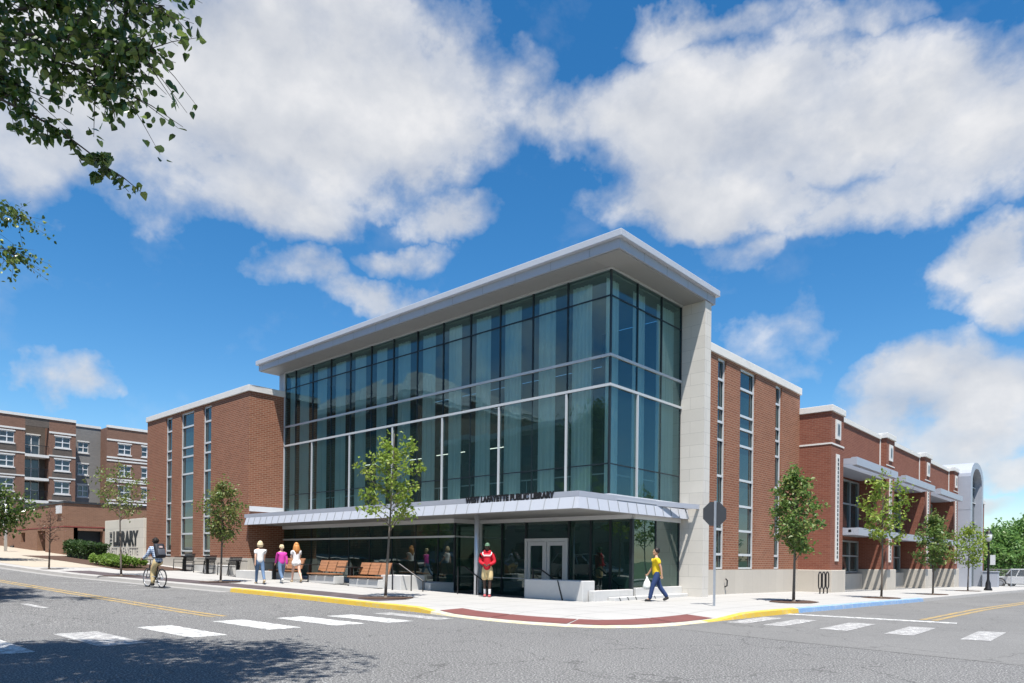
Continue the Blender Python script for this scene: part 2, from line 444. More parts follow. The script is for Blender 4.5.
# the rest of the sky carries scattered clouds of the same kind
lv = t.n('ShaderNodeVectorMath', operation='MULTIPLY'); t.l(D, lv.inputs[0]); lv.inputs[1].default_value = (1,1,2.0)
wide = t.ramp(t.noise(lv.outputs[0], 2.3, 3, .5), [(.58, 0), (.74, 1)])
daz = t.math('ABSOLUTE', t.math('WRAP', t.math('SUBTRACT', az, AZ0), PI, -PI))
out = t.math('MULTIPLY', t.math('SUBTRACT', daz, .72), 5, clamp=True)
hi = t.math('MULTIPLY', t.math('SUBTRACT', el, .80), 6, clamp=True)
mask = t.math('MAXIMUM', mask, t.math('MULTIPLY', wide, t.math('MAXIMUM', out, hi)))
def fbm(off):
    v = t.n('ShaderNodeVectorMath', operation='MULTIPLY'); t.l(D, v.inputs[0]); v.inputs[1].default_value = (1,1,1.3)
    v2 = t.n('ShaderNodeVectorMath', operation='ADD'); t.l(v.outputs[0], v2.inputs[0]); v2.inputs[1].default_value = off
    return t.noise(v2.outputs[0], 8.5, 11, .56, .1)
n1 = fbm((0,0,0)); n2 = fbm((.02,-.02,.06))
dens = t.math('ADD', t.math('MULTIPLY', mask, .62), t.math('MULTIPLY', t.math('SUBTRACT', n1, .5), 1.35))
cover = t.ramp(dens, [(.06, 0), (.24, .34), (.42, .80), (.68, .96)])
cover = t.math('MULTIPLY', cover, t.math('MULTIPLY', t.math('ADD', mask, .06), 5, clamp=True))
em = t.math('MULTIPLY_ADD', t.math('SUBTRACT', n1, n2), 1.25, .50, clamp=True)
low = t.noise(lv.outputs[0], 4.5, 5, .5)
shade = t.math('ADD', t.math('MULTIPLY', em, .50), t.math('MULTIPLY', low, .62), clamp=True)
ccol = t.ramp(shade, [(.30, (5.2,5.6,6.5)), (.58, (7.6,7.7,8.2)), (.80, (10.2,10.1,10.1))])
# ramp colours clamp at one: keep them in 0..1 and scale after
for nd in t.t.nodes:
    if nd.type == 'VALTORGB' and nd.outputs[0] == ccol:
        for e_, c_ in zip(nd.color_ramp.elements, ((.54,.58,.66), (.76,.78,.82), (1.0,.99,.99))): e_.color = (*c_,1)
CLOUD = 8.3
cs = t.n('ShaderNodeVectorMath', operation='SCALE'); t.l(ccol, cs.inputs[0]); cs.inputs['Scale'].default_value = CLOUD
hs = t.n('ShaderNodeHueSaturation'); hs.inputs['Saturation'].default_value = 1.34; hs.inputs['Value'].default_value = 1.42; hs.inputs['Hue'].default_value = .497; t.l(sky.outputs[0], hs.inputs['Color'])
skyc = t.mix(cover, hs.outputs[0], cs.outputs[0])
bg = t.n('ShaderNodeBackground'); t.l(skyc, bg.inputs[0]); bg.inputs[1].default_value = SKY_STRENGTH
wo = t.n('ShaderNodeOutputWorld'); t.l(bg.outputs[0], wo.inputs[0])
vs = scene.view_settings
vs.view_transform = 'Standard'; vs.look = 'None'; vs.gamma = 1; vs.use_curve_mapping = False; vs.exposure = .80
scene.cycles.max_bounces = 10; scene.cycles.transparent_max_bounces = 16; scene.cycles.glossy_bounces = 4; scene.cycles.diffuse_bounces = 4
scene.cycles.sample_clamp_indirect = 6; scene.cycles.caustics_reflective = False; scene.cycles.caustics_refractive = False
scene.cycles.use_denoising = True

# ------------------------------------------------------------------ ground, roads, kerbs
def smooth(t): t = max(0, min(1, t)); return t*t*(3-2*t)
def seg_d(p, a, b):
    ax, ay = a; bx, by = b; dx, dy = bx-ax, by-ay
    k = max(0, min(1, ((p[0]-ax)*dx+(p[1]-ay)*dy)/(dx*dx+dy*dy)))
    return math.hypot(p[0]-ax-k*dx, p[1]-ay-k*dy)
RAMP = [(.2,-7.3),(1.4,-7.5),(2.75,-7.5),(3.8,-7.3),(4.6,-6.9),(5.1,-6.2),(5.45,-4.9),(5.55,-3.4)]
def off(x, y):
    d = min(seg_d((x,y), RAMP[i], RAMP[i+1]) for i in range(len(RAMP)-1))
    return .15 - .115*(1-smooth(d/2.0))
def gz(x, y): return zr(x, y) + off(x, y)

def sheet(name, outline, mat_, zf, step=3, fine=None, holes=(), kind='structure', parent=None):
    bm = bmesh.new()
    bm.faces.new([bm.verts.new((x,y,0)) for x, y in outline])
    xs = [p[0] for p in outline]; ys = [p[1] for p in outline]
    cuts = []
    def rngf(a, b, s):
        k = math.ceil(a/s)
        while k*s < b: yield k*s; k += 1
    for x in rngf(min(xs)+.01, max(xs), step): cuts.append(((x,0,0),(1,0,0)))
    for y in rngf(min(ys)+.01, max(ys), step): cuts.append(((0,y,0),(0,1,0)))
    for (x0,y0,x1,y1) in holes:
        cuts += [((x0,0,0),(1,0,0)),((x1,0,0),(1,0,0)),((0,y0,0),(0,1,0)),((0,y1,0),(0,1,0))]
    if fine:
        x0,y0,x1,y1,s = fine
        for x in rngf(x0, x1, s): cuts.append(((x,0,0),(1,0,0)))
        for y in rngf(y0, y1, s): cuts.append(((0,y,0),(0,1,0)))
    for co, no in cuts:
        bmesh.ops.bisect_plane(bm, geom=bm.verts[:]+bm.edges[:]+bm.faces[:], plane_co=co, plane_no=no, dist=1e-5)
    dead = []
    for f in bm.faces:
        c = f.calc_center_median()
        if any(x0 < c.x < x1 and y0 < c.y < y1 for (x0,y0,x1,y1) in holes): dead.append(f)
    bmesh.ops.delete(bm, geom=dead, context='FACES')
    for f in bm.faces:
        f.normal_update()
        if f.normal.z < 0: f.normal_flip()
    for v in bm.verts: v.co.z = zf(v.co.x, v.co.y)
    me = bpy.data.meshes.new(name); bm.to_mesh(me); bm.free(); me.materials.append(mat_)
    o = bpy.data.objects.new(name, me); col.objects.link(o)
    if parent: o.parent = parent
    if kind: o['kind'] = kind
    return o

cs_ = [-2500,-1200,-600,-300,-150,-100] + list(range(-90, 91, 6)) + [100,150,300,600,1200,2500]
g = MB()
for i in range(len(cs_)-1):
    for j in range(len(cs_)-1):
        q = [(cs_[i],cs_[j]),(cs_[i+1],cs_[j]),(cs_[i+1],cs_[j+1]),(cs_[i],cs_[j+1])]
        g.quad(*[(x, y, zr(x,y)-.06) for x, y in q])
tag(g.build('ground', M['ground']), kind='structure')
sheet('road', [(-90,-60),(60,-60),(60,90),(-90,90)], M['asph'], lambda x,y: zr(x,y), 2)
KERB = [(-80,-14),(-60,-13),(-45,-11.6),(-30,-10.1),(-24,-9.25),(-17.8,-8.35),(-11.7,-7.5),(-6.3,-7.0),(-2.4,-7.0),(-.8,-7.2),(1.4,-7.5),(2.75,-7.5),(3.8,-7.3),(4.6,-6.9),(5.1,-6.2),(5.45,-4.9),(5.55,-3),(5.7,-.3),(5.95,2.7),(6.25,6),(6.5,10.3),(6.55,18),(6.55,29),(6.6,38),(6.8,70),(6.8,88)]
def resample(P, s=.5):
    out_ = []
    for i in range(len(P)-1):
        a, b = Vector(P[i]), Vector(P[i+1]); n = max(1, int((b-a).length/s))
        # Catmull-Rom
        p0 = Vector(P[max(i-1,0)]); p3 = Vector(P[min(i+2,len(P)-1)])
        for k in range(n):
            u = k/n
            q = .5*((2*a)+(-p0+b)*u+(2*p0-5*a+4*b-p3)*u*u+(-p0+3*a-3*b+p3)*u**3)
            out_.append((q.x,q.y))
    out_.append(P[-1]); return out_
KP = resample(KERB, .6)
def offset_path(P, d):
    o_ = []
    for i, p in enumerate(P):
        a = Vector(P[max(i-1,0)]); b = Vector(P[min(i+1,len(P)-1)]); tt = (b-a).normalized()
        o_.append((p[0]-tt.y*d, p[1]+tt.x*d))
    return o_
KI = offset_path(KP, .17)
light_road = [p for p in offset_path(KP, -.0) if p[1] > -5.6 and p[0] > 4]
sheet('side_street', light_road + [(17.5,88),(17.5,-8.3),(12.2,-6.9),(8.6,-6.35),(5.6,-5.75)], M['asph2'], lambda x,y: zr(x,y)+.004, 2)
COURT = (-7.58,-1.25,0.0,1.47)
plaza_far = [p for p in KI if p[0] < -26]
sheet('plaza_paving', [p for p in KI] + [(-80,88)], M['walk'], gz, 3, (-5,-8,6.5,-1,.5), [COURT])
sheet('tan_forecourt', [(-72,-13.2),(-60,-12.4),(-45,-11.0),(-29.5,-9.5),(-28.5,-3.2),(-46,-3.2),(-72,-3.2)], M['walk_far'], lambda x,y: gz(x,y)+.006, 3)

def kerb_run(name, i0, i1, m):
    b = MB()
    for i in range(i0, i1):
        (ax,ay),(bx,by),(cx,cy),(dx,dy) = KP[i],KP[i+1],KI[i+1],KI[i]
        za, zb = gz(ax,ay)+.004, gz(bx,by)+.004; ra, rb = zr(ax,ay)-.02, zr(bx,by)-.02
        n = Vector((ax-dx, ay-dy)).normalized()*.025
        b.quad((ax,ay,za-.02),(bx,by,zb-.02),(cx,cy,zb),(dx,dy,za))
        b.quad((ax+n.x,ay+n.y,ra),(bx+n.x,by+n.y,rb),(bx,by,zb-.02),(ax,ay,za-.02))
    return tag(b.build(name, m, None, True), kind='structure')
def near_i(x, y): return min(range(len(KP)), key=lambda i: (KP[i][0]-x)**2+(KP[i][1]-y)**2)
cutsK = [0, near_i(-11.7,-7.5), near_i(-.9,-7.2), near_i(5.45,-3.6), near_i(5.95,1.3), near_i(6.5,13.8), len(KP)-1]
for nm, i, m in zip(['kerb','yellow_kerb','ramp_kerb','yellow_kerb','blue_kerb','kerb'], range(6), ['kerb','kerb_y','kerb_w','kerb_y','kerb_b','kerb']):
    kerb_run(nm, cutsK[i], cutsK[i+1], M[m])
# gutter strip
b = MB(); KO = offset_path(KP, -.45)
for i in range(cutsK[0], cutsK[1]):
    q = [KP[i], KO[i], KO[i+1], KP[i+1]]; b.quad(*[(x,y,zr(x,y)+.003) for x,y in q])
tag(b.build('gutter', M['gutter']), kind='structure')
# dark paver strip behind the kerb, red tactile ramp pads at the corner
def strip(name, path0, path1, m, dz=.006):
    b = MB()
    for i in range(len(path0)-1):
        q = [path0[i], path0[i+1], path1[i+1], path1[i]]; b.quad(*[(x,y,gz(x,y)+dz) for x,y in q])
    return tag(b.build(name, m), kind='structure')
iA, iB = near_i(-26,-9.6), near_i(-3.6,-7.0)
P0, P1 = offset_path(KP, .45)[iA:iB], offset_path(KP, 1.75)[iA:iB]
strip('paver_strip', P0, P1, M['pavers'])
iA, iB = near_i(-.6,-7.2), near_i(5.6,-2.6)
q0, q1 = offset_path(KP, .25)[iA:iB], offset_path(KP, 1.0)[iA:iB]
cuts_ = [round(k*(len(q0)-1)/4) for k in range(5)]
for k in range(4):
    a0, a1 = cuts_[k], cuts_[k+1]
    s0, s1 = q0[a0:a1+1], q1[a0:a1+1]
    b = MB()
    def lerp2(a, b_, u): return (a[0]+(b_[0]-a[0])*u, a[1]+(b_[1]-a[1])*u)
    s0[0] = lerp2(s0[0], s0[1], .08); s1[0] = lerp2(s1[0], s1[1], .08)
    for i in range(len(s0)-1):
        qq = [s0[i], s0[i+1], s1[i+1], s1[i]]; b.quad(*[(x,y,gz(x,y)+.008) for x,y in qq])
    tag(b.build('tactile_paving', M['tactile']), kind='structure')
# road markings
def mark(name, quad_, m, dz):
    b = MB(); (a, b_, c, d) = [Vector(p) for p in quad_]; n = max(4, int((b_-a).length/1.5))
    for i in range(n):
        u0, u1 = i/n, (i+1)/n
        q = [a.lerp(b_,u0), a.lerp(b_,u1), d.lerp(c,u1), d.lerp(c,u0)]
        b.quad(*[(p.x,p.y,zr(p.x,p.y)+dz) for p in q])
    return tag(b.build(name, m), kind='structure')
for k, (x0, x1, y0, y1) in enumerate([(-1.6,1.0,-17.4,-16.75),(-1.6,.95,-15.85,-15.1),(-1.95,.62,-14.25,-13.55),(-2.3,.26,-12.5,-11.75),(-2.2,.36,-11.0,-10.2),(-1.95,.6,-9.7,-8.95),(-1.9,.7,-8.3,-7.75)]):
    mark('crosswalk_stripe', [(x0,y0),(x1,y0),(x1,y1),(x0,y1)], M['white_paint'] if k not in (1,6) else M['white_worn'], .005)
for k, (x0, x1) in enumerate([(5.85,6.35),(6.75,7.25),(8.05,8.65),(9.4,9.95),(10.8,11.3),(12.3,12.9),(13.7,14.3)]):
    mark('crosswalk_stripe', [(x0,-3.35),(x1,-3.3),(x1-.05,-.9),(x0-.05,-.95)], M['white_worn'], .009)
mark('stop_line', [(5.75,.55),(10.0,.85),(9.95,1.25),(5.75,.95)], M['white_paint'], .009)
for dx in (0, .28):
    mark('centre_line', [(9.0+dx,1.6),(9.46+dx,18.5),(9.62+dx,18.5),(9.16+dx,1.6)], M['yel_paint'], .009)
for dy in (0, .30):
    mark('centre_line', [(-60,-14.6+dy),(-3.4,-12.05+dy),(-3.4,-11.9+dy),(-60,-14.45+dy)], M['yel_paint'], .005)
mark('lane_mark', [(-13,-15.1),(-11.2,-15.0),(-11.2,-14.75),(-13,-14.85)], M['white_worn'], .005)
mark('lane_mark', [(-9.4,-14.6),(-7.8,-14.5),(-7.8,-14.3),(-9.4,-14.4)], M['white_worn'], .005)
for x in (-14,-16.5,-19):
    mark('parking_mark', [(x,-8.7-.13*(-x-14)),(x+.12,-8.7-.13*(-x-14)),(x-.1,-10.6-.13*(-x-14)),(x-.22,-10.6-.13*(-x-14))], M['white_worn'], .005)
# the blocks across the streets
def block(name, outline, m, h=.15):
    sheet(name, outline, m, lambda x,y: zr(x,y)+h, 3)
    b = MB()
    for i in range(len(outline)):
        a, c = outline[i], outline[(i+1)%len(outline)]
        b.quad((*a, zr(*a)-.05), (*c, zr(*c)-.05), (*c, zr(*c)+h), (*a, zr(*a)+h))
    tag(b.build('kerb', M['kerb']), kind='structure')
block('pavement', [(-80,-50),(3.5,-50),(3.4,-23),(1.8,-19.4),(-1,-17.7),(-4,-17.0),(-80,-18.8)], M['walk'])
block('pavement', [(17.5,-7.5),(58,-7.5),(58,88),(17.5,88)], M['walk'])
sheet('lawn', [(22,-4),(57,-4),(57,87),(22,87)], M['ground'], lambda x,y: zr(x,y)+.16, 6)
block('pavement', [(17.5,-50),(58,-50),(58,-17.5),(17.5,-17.5)], M['walk'])

# ------------------------------------------------------------------ the library
LIB = empty('library_building', (0,0,0), 0, 'two storey brick and glass public library with a broad flat metal roof over its corner', 'library')
def wallbox(b, x0, y0, z0, x1, y1, z1): b.box(x0,y0,z0,x1,y1,z1)

# roof
b = MB(); b.box(-22.1,-1.2,11.77,1.18,5.7,12.0)
roof = b.build('roof', M['alu_pale'], LIB, bevel=.02)
b = MB(); b.box(-22.0,-1.06,11.47,1.03,5.6,11.768); o = b.build('fascia_band', M['alu_lav'], roof)
b = MB()
for k in range(14):
    x = -21.6+k*1.65; b.box(x,-1.067,11.475,x+.02,-1.058,11.765)
for k in range(4):
    y = .4+k*1.5; b.box(1.028,y,11.475,1.037,y+.02,11.765)
b.build('panel_joint', M['frame_gr'], roof)
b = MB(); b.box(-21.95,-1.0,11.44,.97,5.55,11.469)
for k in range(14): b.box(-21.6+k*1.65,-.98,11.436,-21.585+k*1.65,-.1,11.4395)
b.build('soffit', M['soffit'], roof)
b = MB(); b.box(-21.75,.02,10.2,-21.13,6,11.44); b.build('metal_end_panel', M['alu_lav'], LIB)
# stone pier
b = MB(); b.box(-.35,4.84,-.1,1.0,5.33,11.44); b.build('stone_pier', M['lime'], LIB)

# curtain wall
XM = [-21.05,-20.0,-18.35,-16.7,-15.04,-13.38,-11.73,-10.07,-8.4,-6.77,-5.13,-3.46,-1.83,0]
XT = [-18.35,-15.04,-11.73,-8.4,-5.13,-1.83]
YM = [0,1.67,3.33,4.80]
ZM = [3.62,4.8,7.47,8.48,10.5,11.38]
cw = MB()
def pane(b, p, q, z0, z1, axis):
    j = lambda: rng.uniform(-.007,.007)
    if axis == 'A': b.quad((p,j(),z0),(q,j(),z0),(q,j(),z1),(p,j(),z1))
    else: b.quad((j(),p,z0),(j(),q,z0),(j(),q,z1),(j(),p,z1))
for i in range(len(XM)-1):
    for k in range(len(ZM)-1): pane(cw, XM[i], XM[i+1], ZM[k], ZM[k+1], 'A')
for i in range(3):
    for k in range(len(ZM)-1): pane(cw, YM[i], YM[i+1], ZM[k], ZM[k+1], 'B')
CW = cw.build('curtain_wall', M['glass'], LIB)
b = MB()
for z in (7.47, 8.48):
    b.box(-21.1,-.07,z-.045,.07,-.012,z+.045); b.box(.012,-.012,z-.045,.07,4.82,z+.045)
for x in XT: b.box(x-.042,-.06,3.6,x+.042,-.012,7.415)
b.box(.012,1.63,3.6,.07,1.71,7.415)
b.box(-21.16,-.07,3.6,-21.04,-.012,11.38)
b.box(-21.1,-.085,11.383,.085,.06,11.436); b.box(.02,.06,11.383,.085,4.82,11.436)
b.build('light_mullion', plain('pale_mullion', (.46,.48,.49), .4, .1, .05, 4), CW)
b = MB()
for x in XM[1:]:
    z0 = 8.54 if x in XT else 3.6
    b.box(x-.026,-.03,8.536,x+.026,.05,11.38); b.box(x-.022,-.02,7.526,x+.022,.05,8.424)
    if x not in XT: b.box(x-.016,-.012,3.6,x+.016,.05,7.414)
for y in YM[1:]:
    b.box(-.05,y-.026,8.536,.03,y+.026,11.38); b.box(-.05,y-.022,7.526,.02,y+.022,8.424)
    if y != 1.67: b.box(-.05,y-.02,3.6,.014,y+.02,7.414)
b.box(-20.98,-.03,10.475,.03,-.008,10.525); b.box(.008,.03,10.475,.03,4.8,10.525)
b.box(-20.98,-.018,4.78,.018,-.008,4.82); b.box(.008,.018,4.78,.018,4.8,4.82)
b.box(-.04,-.032,3.6,.032,.04,7.41); b.box(-.04,-.033,7.53,.033,.04,8.42)
b.build('dark_mullion', M['frame_dk'], CW)
# interior
b = MB()
b.box(-21.0,.12,3.21,-4.15,9.45,3.49); b.box(-4.15,.12,3.21,-.1,5.3,3.49)
b.build('upper_floor', M['int_floor'], LIB)
b = MB(); b.box(-21.0,.12,11.30,-4.12,9.45,11.36); b.box(-4.12,.12,11.30,-.1,5.3,11.36); b.build('ceiling', M['int_ceil'], LIB)
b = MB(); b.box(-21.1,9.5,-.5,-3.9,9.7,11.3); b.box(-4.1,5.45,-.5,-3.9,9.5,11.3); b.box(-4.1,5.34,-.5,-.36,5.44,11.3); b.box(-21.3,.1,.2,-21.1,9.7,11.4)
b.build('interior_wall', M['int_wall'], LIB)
b = MB(); b.box(-21.3,5.72,11.42,-3.9,9.75,11.5); b.build('rear_roof', M['roofing'], LIB)
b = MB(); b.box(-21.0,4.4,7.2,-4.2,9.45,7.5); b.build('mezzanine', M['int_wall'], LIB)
b = MB()
for x in range(-20, -1, 4): b.tube((x,4.3,3.5),(x,4.3,11.3),.16,n=12)
b.build('interior_column', M['int_ceil'], LIB)
b = MB(); b.box(-20.9,.32,4.50,-.3,.36,4.54); b.box(-.36,.32,4.5,-.3,4.7,4.54)
for x in range(-20, 0, 1): b.box(x-.01,.33,3.5,x+.01,.35,4.5)
b.build('guard_rail', M['frame_gr'], LIB)

# brick wings with full height strip windows
def strip_window(parent, axis, plane, a0, a1, z0, z1, bars, sgn):
    """axis A: plane is y, spans x; axis B: plane is x, spans y. sgn points outwards"""
    d = -.16*sgn; g_ = MB(); fr = MB()
    def bx(b, u0, u1, w0, w1, zz0, zz1):
        if axis == 'A': b.box(u0, plane+w0, zz0, u1, plane+w1, zz1)
        else: b.box(plane+w0, u0, zz0, plane+w1, u1, zz1)
    zs = [z0]+sorted(bars)+[z1]
    for i in range(len(zs)-1):
        e = rng.uniform(-.006,.006)
        if axis == 'A': g_.quad((a0,plane+d+e,zs[i]),(a1,plane+d-e,zs[i]),(a1,plane+d+rng.uniform(-.006,.006),zs[i+1]),(a0,plane+d,zs[i+1]))
        else: g_.quad((plane+d+e,a0,zs[i]),(plane+d-e,a1,zs[i]),(plane+d+rng.uniform(-.006,.006),a1,zs[i+1]),(plane+d,a0,zs[i+1]))
    win = g_.build('window', M['glass_sky'], parent)
    d0, d1 = d+.02*sgn, d+.075*sgn
    for z in bars: bx(fr, a0, a1, d0, d1, z-.05, z+.05)
    bx(fr, a0, a0+.07, d0, d1+.002, z0, z1); bx(fr, a1-.07, a1, d0, d1+.002, z0, z1)
    bx(fr, a0+.07, a1-.07, d0, d1+.004, z0, z0+.07); bx(fr, a0+.07, a1-.07, d0, d1+.004, z1-.09, z1)
    fr.build('window_frame', M['frame'], win)
WL = [(-31.70,-30.73),(-29.55,-27.65-.0),(-26.52,-25.44)]
WL = [(-31.7,-30.75),(-29.5,-27.7),(-26.5,-25.45)]
b = MB(); y0 = -2.03
edges = [-34.6]+[e for w_ in WL for e in w_]+[-21.1]
for i in range(0, len(edges), 2): b.box(edges[i], y0, 1.42, edges[i+1], y0+.35, 10.1)
for a0, a1 in WL: b.box(a0, y0+.002, 10.0, a1, y0+.35, 10.1)
b.box(-34.6, y0+.35, 1.42, -34.25, 12, 10.1); b.box(-21.45, y0+.35, 1.42, -21.1, 9.3, 10.1)
b.box(-34.25, 11.65, 1.42, -21.45, 12, 10.1)
wl = b.build('brick_wing', M['brick'], LIB)
b = MB(); b.box(-34.55,y0+.3,9.7,-21.4,11.9,10.05); b.build('wing_roof', M['roofing'], wl)
b = MB(); b.box(-34.68,y0-.08,10.1,-21.02,y0+.4,10.42); b.box(-34.68,y0+.4,10.1,-34.2,12.08,10.42); b.box(-21.5,y0+.4,10.1,-21.02,-.02,10.42); b.box(-21.76,-.02,10.1,-21.3,9.3,10.18)
b.build('coping', M['coping'], wl, bevel=.015)
b = MB(); b.box(-34.64,y0-.04,.4,-21.06,y0+.33,1.418); b.box(-21.42,y0+.33,.2,-21.06,9.2,1.418); b.box(-34.64,y0+.33,.4,-34.3,12,1.418)
b.build('wing_base', M['limebase'], wl)
for a0, a1 in WL: strip_window(wl, 'A', y0, a0, a1, 1.5, 10.0, [9.15,7.93,7.38,6.35,4.72,3.75,2.80,1.79], -1)
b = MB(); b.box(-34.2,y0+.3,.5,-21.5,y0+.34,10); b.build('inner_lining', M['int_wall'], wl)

WR = [(7.38,8.14),(9.52,11.14),(13.43,14.20)]
xb = .3; b = MB()
edges = [5.33]+[e for w_ in WR for e in w_]+[16.56]
for i in range(0, len(edges), 2): b.box(xb-.35, edges[i], 1.175, xb, edges[i+1], 10.06)
for a0, a1 in WR: b.box(xb-.35, a0, 10.0, xb-.002, a1, 10.06)
b.box(-3.8,16.21,1.17,xb-.35,16.56,10.06)
wr = b.build('brick_wing', M['brick'], LIB)
b = MB(); b.box(xb-.4,5.335,10.06,xb+.08,16.64,10.40); b.box(-3.8,16.15,10.06,xb-.4,16.64,10.40); b.build('coping', M['coping'], wr, bevel=.015)
b = MB(); b.box(-3.8,5.4,9.7,xb-.3,16.3,10.0); b.build('wing_roof', M['roofing'], wr)
b = MB(); b.box(xb-.3,5.34,-.15,xb+.05,16.55,1.172); b.build('wing_base', M['limebase'], wr)
b = MB(); b.box(xb-.34,5.4,.2,xb-.30,16.2,10); b.build('inner_lining', M['int_wall'], wr)
for a0, a1 in WR: strip_window(wr, 'B', xb, a0, a1, 1.2, 10.0, [9.14,7.95,7.37,6.62,5.11,3.96,2.87,1.82], 1)
b = MB(); b.path([(xb+.06,8.1,.45),(xb+.16,8.1,.5),(xb+.17,8.1,.72),(xb+.12,8.05,.80)], .03, 8); b.build('hose_bib', M['black'], wr)

# canopy
b = MB()
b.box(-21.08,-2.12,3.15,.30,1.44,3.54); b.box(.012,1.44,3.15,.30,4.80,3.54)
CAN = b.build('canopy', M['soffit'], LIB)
b = MB()   # battered ribbed fascia
def strip4(b, a, c, z0, z1, o0, o1, axis):
    if axis == 'A': b.quad((a,-2.14-o0,z0),(c,-2.14-o0,z0),(c,-2.14-o1,z1),(a,-2.14-o1,z1))
    else: b.quad((.32+o0,a,z0),(.32+o0,c,z0),(.32+o1,c,z1),(.32+o1,a,z1))
b.quad((-21.05,-2.26,3.13),(.44,-2.26,3.13),(.36,-2.15,3.50),(-21.05,-2.15,3.50))
b.quad((.44,-2.26,3.13),(.44,4.80,3.13),(.36,4.80,3.50),(.36,-2.15,3.50))
b.quad((-21.05,-2.26,3.128),(-21.05,-2.12,3.128),(.30,-2.12,3.128),(.44,-2.26,3.128))
b.quad((.44,-2.26,3.128),(.30,-2.12,3.128),(.30,4.8,3.128),(.44,4.8,3.128))
b.build('ribbed_fascia', M['alu_pale'], CAN)
b = MB()
n = 36
for k in range(n):
    x = -20.7+k*(20.9/(n-1)); b.path([(x,-2.275,3.14),(x,-2.165,3.50)], .013, 4)
for k in range(12):
    y = -1.75+k*.58; b.path([(.455,y,3.14),(.375,y,3.50)], .013, 4)
b.build('standing_seam', M['frame_gr'], CAN)
b = MB(); b.box(-21.3,-2.13,3.505,.30,-1.95,3.69)
b.build('upper_band', M['alu_lav'], CAN)
b = MB(); b.box(.302,-2.13,3.505,.345,2.5,3.69); b.prism([(.27,2.501),(.345,2.501),(.85,4.83),(.77,4.83)], 3.505, 3.68)
b.box(.36,4.58,3.52,.72,4.68,3.60)
b.build('outer_beam', M['alu_lav'], CAN)
b = MB(); b.box(-21.08,-1.95,3.545,.30,-.02,3.60); b.box(.01,-.02,3.545,.36,4.82,3.60); b.build('canopy_roofing', M['alu_pale'], CAN)
b = MB(); b.box(-21.05,-2.0,3.85,-20.96,-.09,4.12); b.box(-21.0,-.16,3.60,.16,-.08,3.76); b.box(.08,-.08,3.60,.16,4.8,3.76); b.box(-21.05,-.16,3.76,-20.96,-.09,3.85)
b.build('flashing', M['white_metal'], CAN)
b = MB(); b.box(-21.0,-.14,2.98,-7.5,.08,3.148); b.box(-7.5,1.35,3.0,-.02,1.52,3.148); b.box(-7.62,.08,2.98,-7.5,1.35,3.148); b.box(-.06,1.52,3.0,.10,4.8,3.148)
b.build('head_trim', M['white_metal'], CAN)
b = MB(); b.lathe([(0,0),(.12,0),(.12,-.16),(.09,-.22),(0,-.22)], (-9.35,-1.9,3.14), 12); b.build('canopy_light', M['white_metal'], CAN)
b = MB(); b.tube((-4.85,-1.45,.0),(-4.85,-1.45,3.15),.09,n=16); b.build('canopy_column', M['alu'], CAN, True)

def text_obj(name, s, size, mat_, M4, parent, extrude=.03, bold=.0, sx_=1.0, spacing=1.0):
    cu_ = bpy.data.curves.new(name, 'FONT'); cu_.body = s; cu_.size = size; cu_.extrude = extrude; cu_.offset = bold
    cu_.space_character = spacing; cu_.align_x = 'LEFT'; cu_.resolution_u = 3
    o = bpy.data.objects.new(name, cu_); col.objects.link(o)
    bpy.context.view_layer.update()
    me = bpy.data.meshes.new_from_object(o.evaluated_get(bpy.context.evaluated_depsgraph_get()))
    bpy.data.objects.remove(o); bpy.data.curves.remove(cu_)
    me.name = name; me.materials.clear(); me.materials.append(mat_)
    me.transform(M4 @ Matrix.Diagonal((sx_,1,1,1)))
    o2 = bpy.data.objects.new(name, me); col.objects.link(o2); o2.parent = parent
    return o2, me
RX = Matrix.Rotation(R(90), 4, 'X')
o, me = text_obj('lettering', 'WEST LAFAYETTE PUBLIC LIBRARY', .30, M['black_letter'], Matrix.Translation((-4.6,-2.146,3.512)) @ RX, CAN, .010, .016)
xs = [v.co.x for v in me.vertices]; wd = max(xs)-min(xs)
k_ = 4.12/wd
for v in me.vertices: v.co.x = -4.75+(v.co.x-min(xs))*k_

# ground floor glazing
b = MB()
XG = [-21.05,-20.0,-18.35,-16.7,-15.04,-13.38,-11.73,-10.07,-8.6,-7.58]
for i in range(len(XG)-1):
    for z0_, z1_ in ((.5,2.42),(2.42,3.0)): b.quad((XG[i],rng.uniform(-.004,.004),z0_),(XG[i+1],rng.uniform(-.004,.004),z0_),(XG[i+1],0,z1_),(XG[i],0,z1_))
b.quad((-7.58,0,.2),(-7.58,1.47,.2),(-7.58,1.47,3),(-7.58,0,3))
XE = [-7.56,-6.28,-4.96]; XE2 = [-2.80,-1.77,-.9,-.02]
for X_ in (XE, XE2):
    for i in range(len(X_)-1): b.quad((X_[i],1.47+rng.uniform(-.003,.003),-.42),(X_[i+1],1.47+rng.uniform(-.003,.003),-.42),(X_[i+1],1.47,3.0),(X_[i],1.47,3.0))
b.quad((-4.96,1.47,2.34),(-2.80,1.47,2.34),(-2.80,1.47,3.0),(-4.96,1.47,3.0))
for (ya, yb) in ((1.47,3.07),(3.07,4.80)): b.quad((0,ya,.55),(0,yb,.55),(rng.uniform(-.004,.004),yb,3.0),(0,ya,3.0))
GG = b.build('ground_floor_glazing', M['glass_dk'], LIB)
b = MB(); b.box(-21.05,-.07,2.38,-7.54,-.01,2.46); b.box(-7.57,.0,2.39,-7.52,1.44,2.45); b.box(-7.6,1.40,-.42,-7.44,1.46,3.0)
b.box(-7.43,1.42,.72,-4.98,1.46,.76)
b.build('light_transom', M['frame'], GG)
b = MB()
for x in XG[1:-1]: b.box(x-.025,-.025,.5,x+.025,.06,2.99)
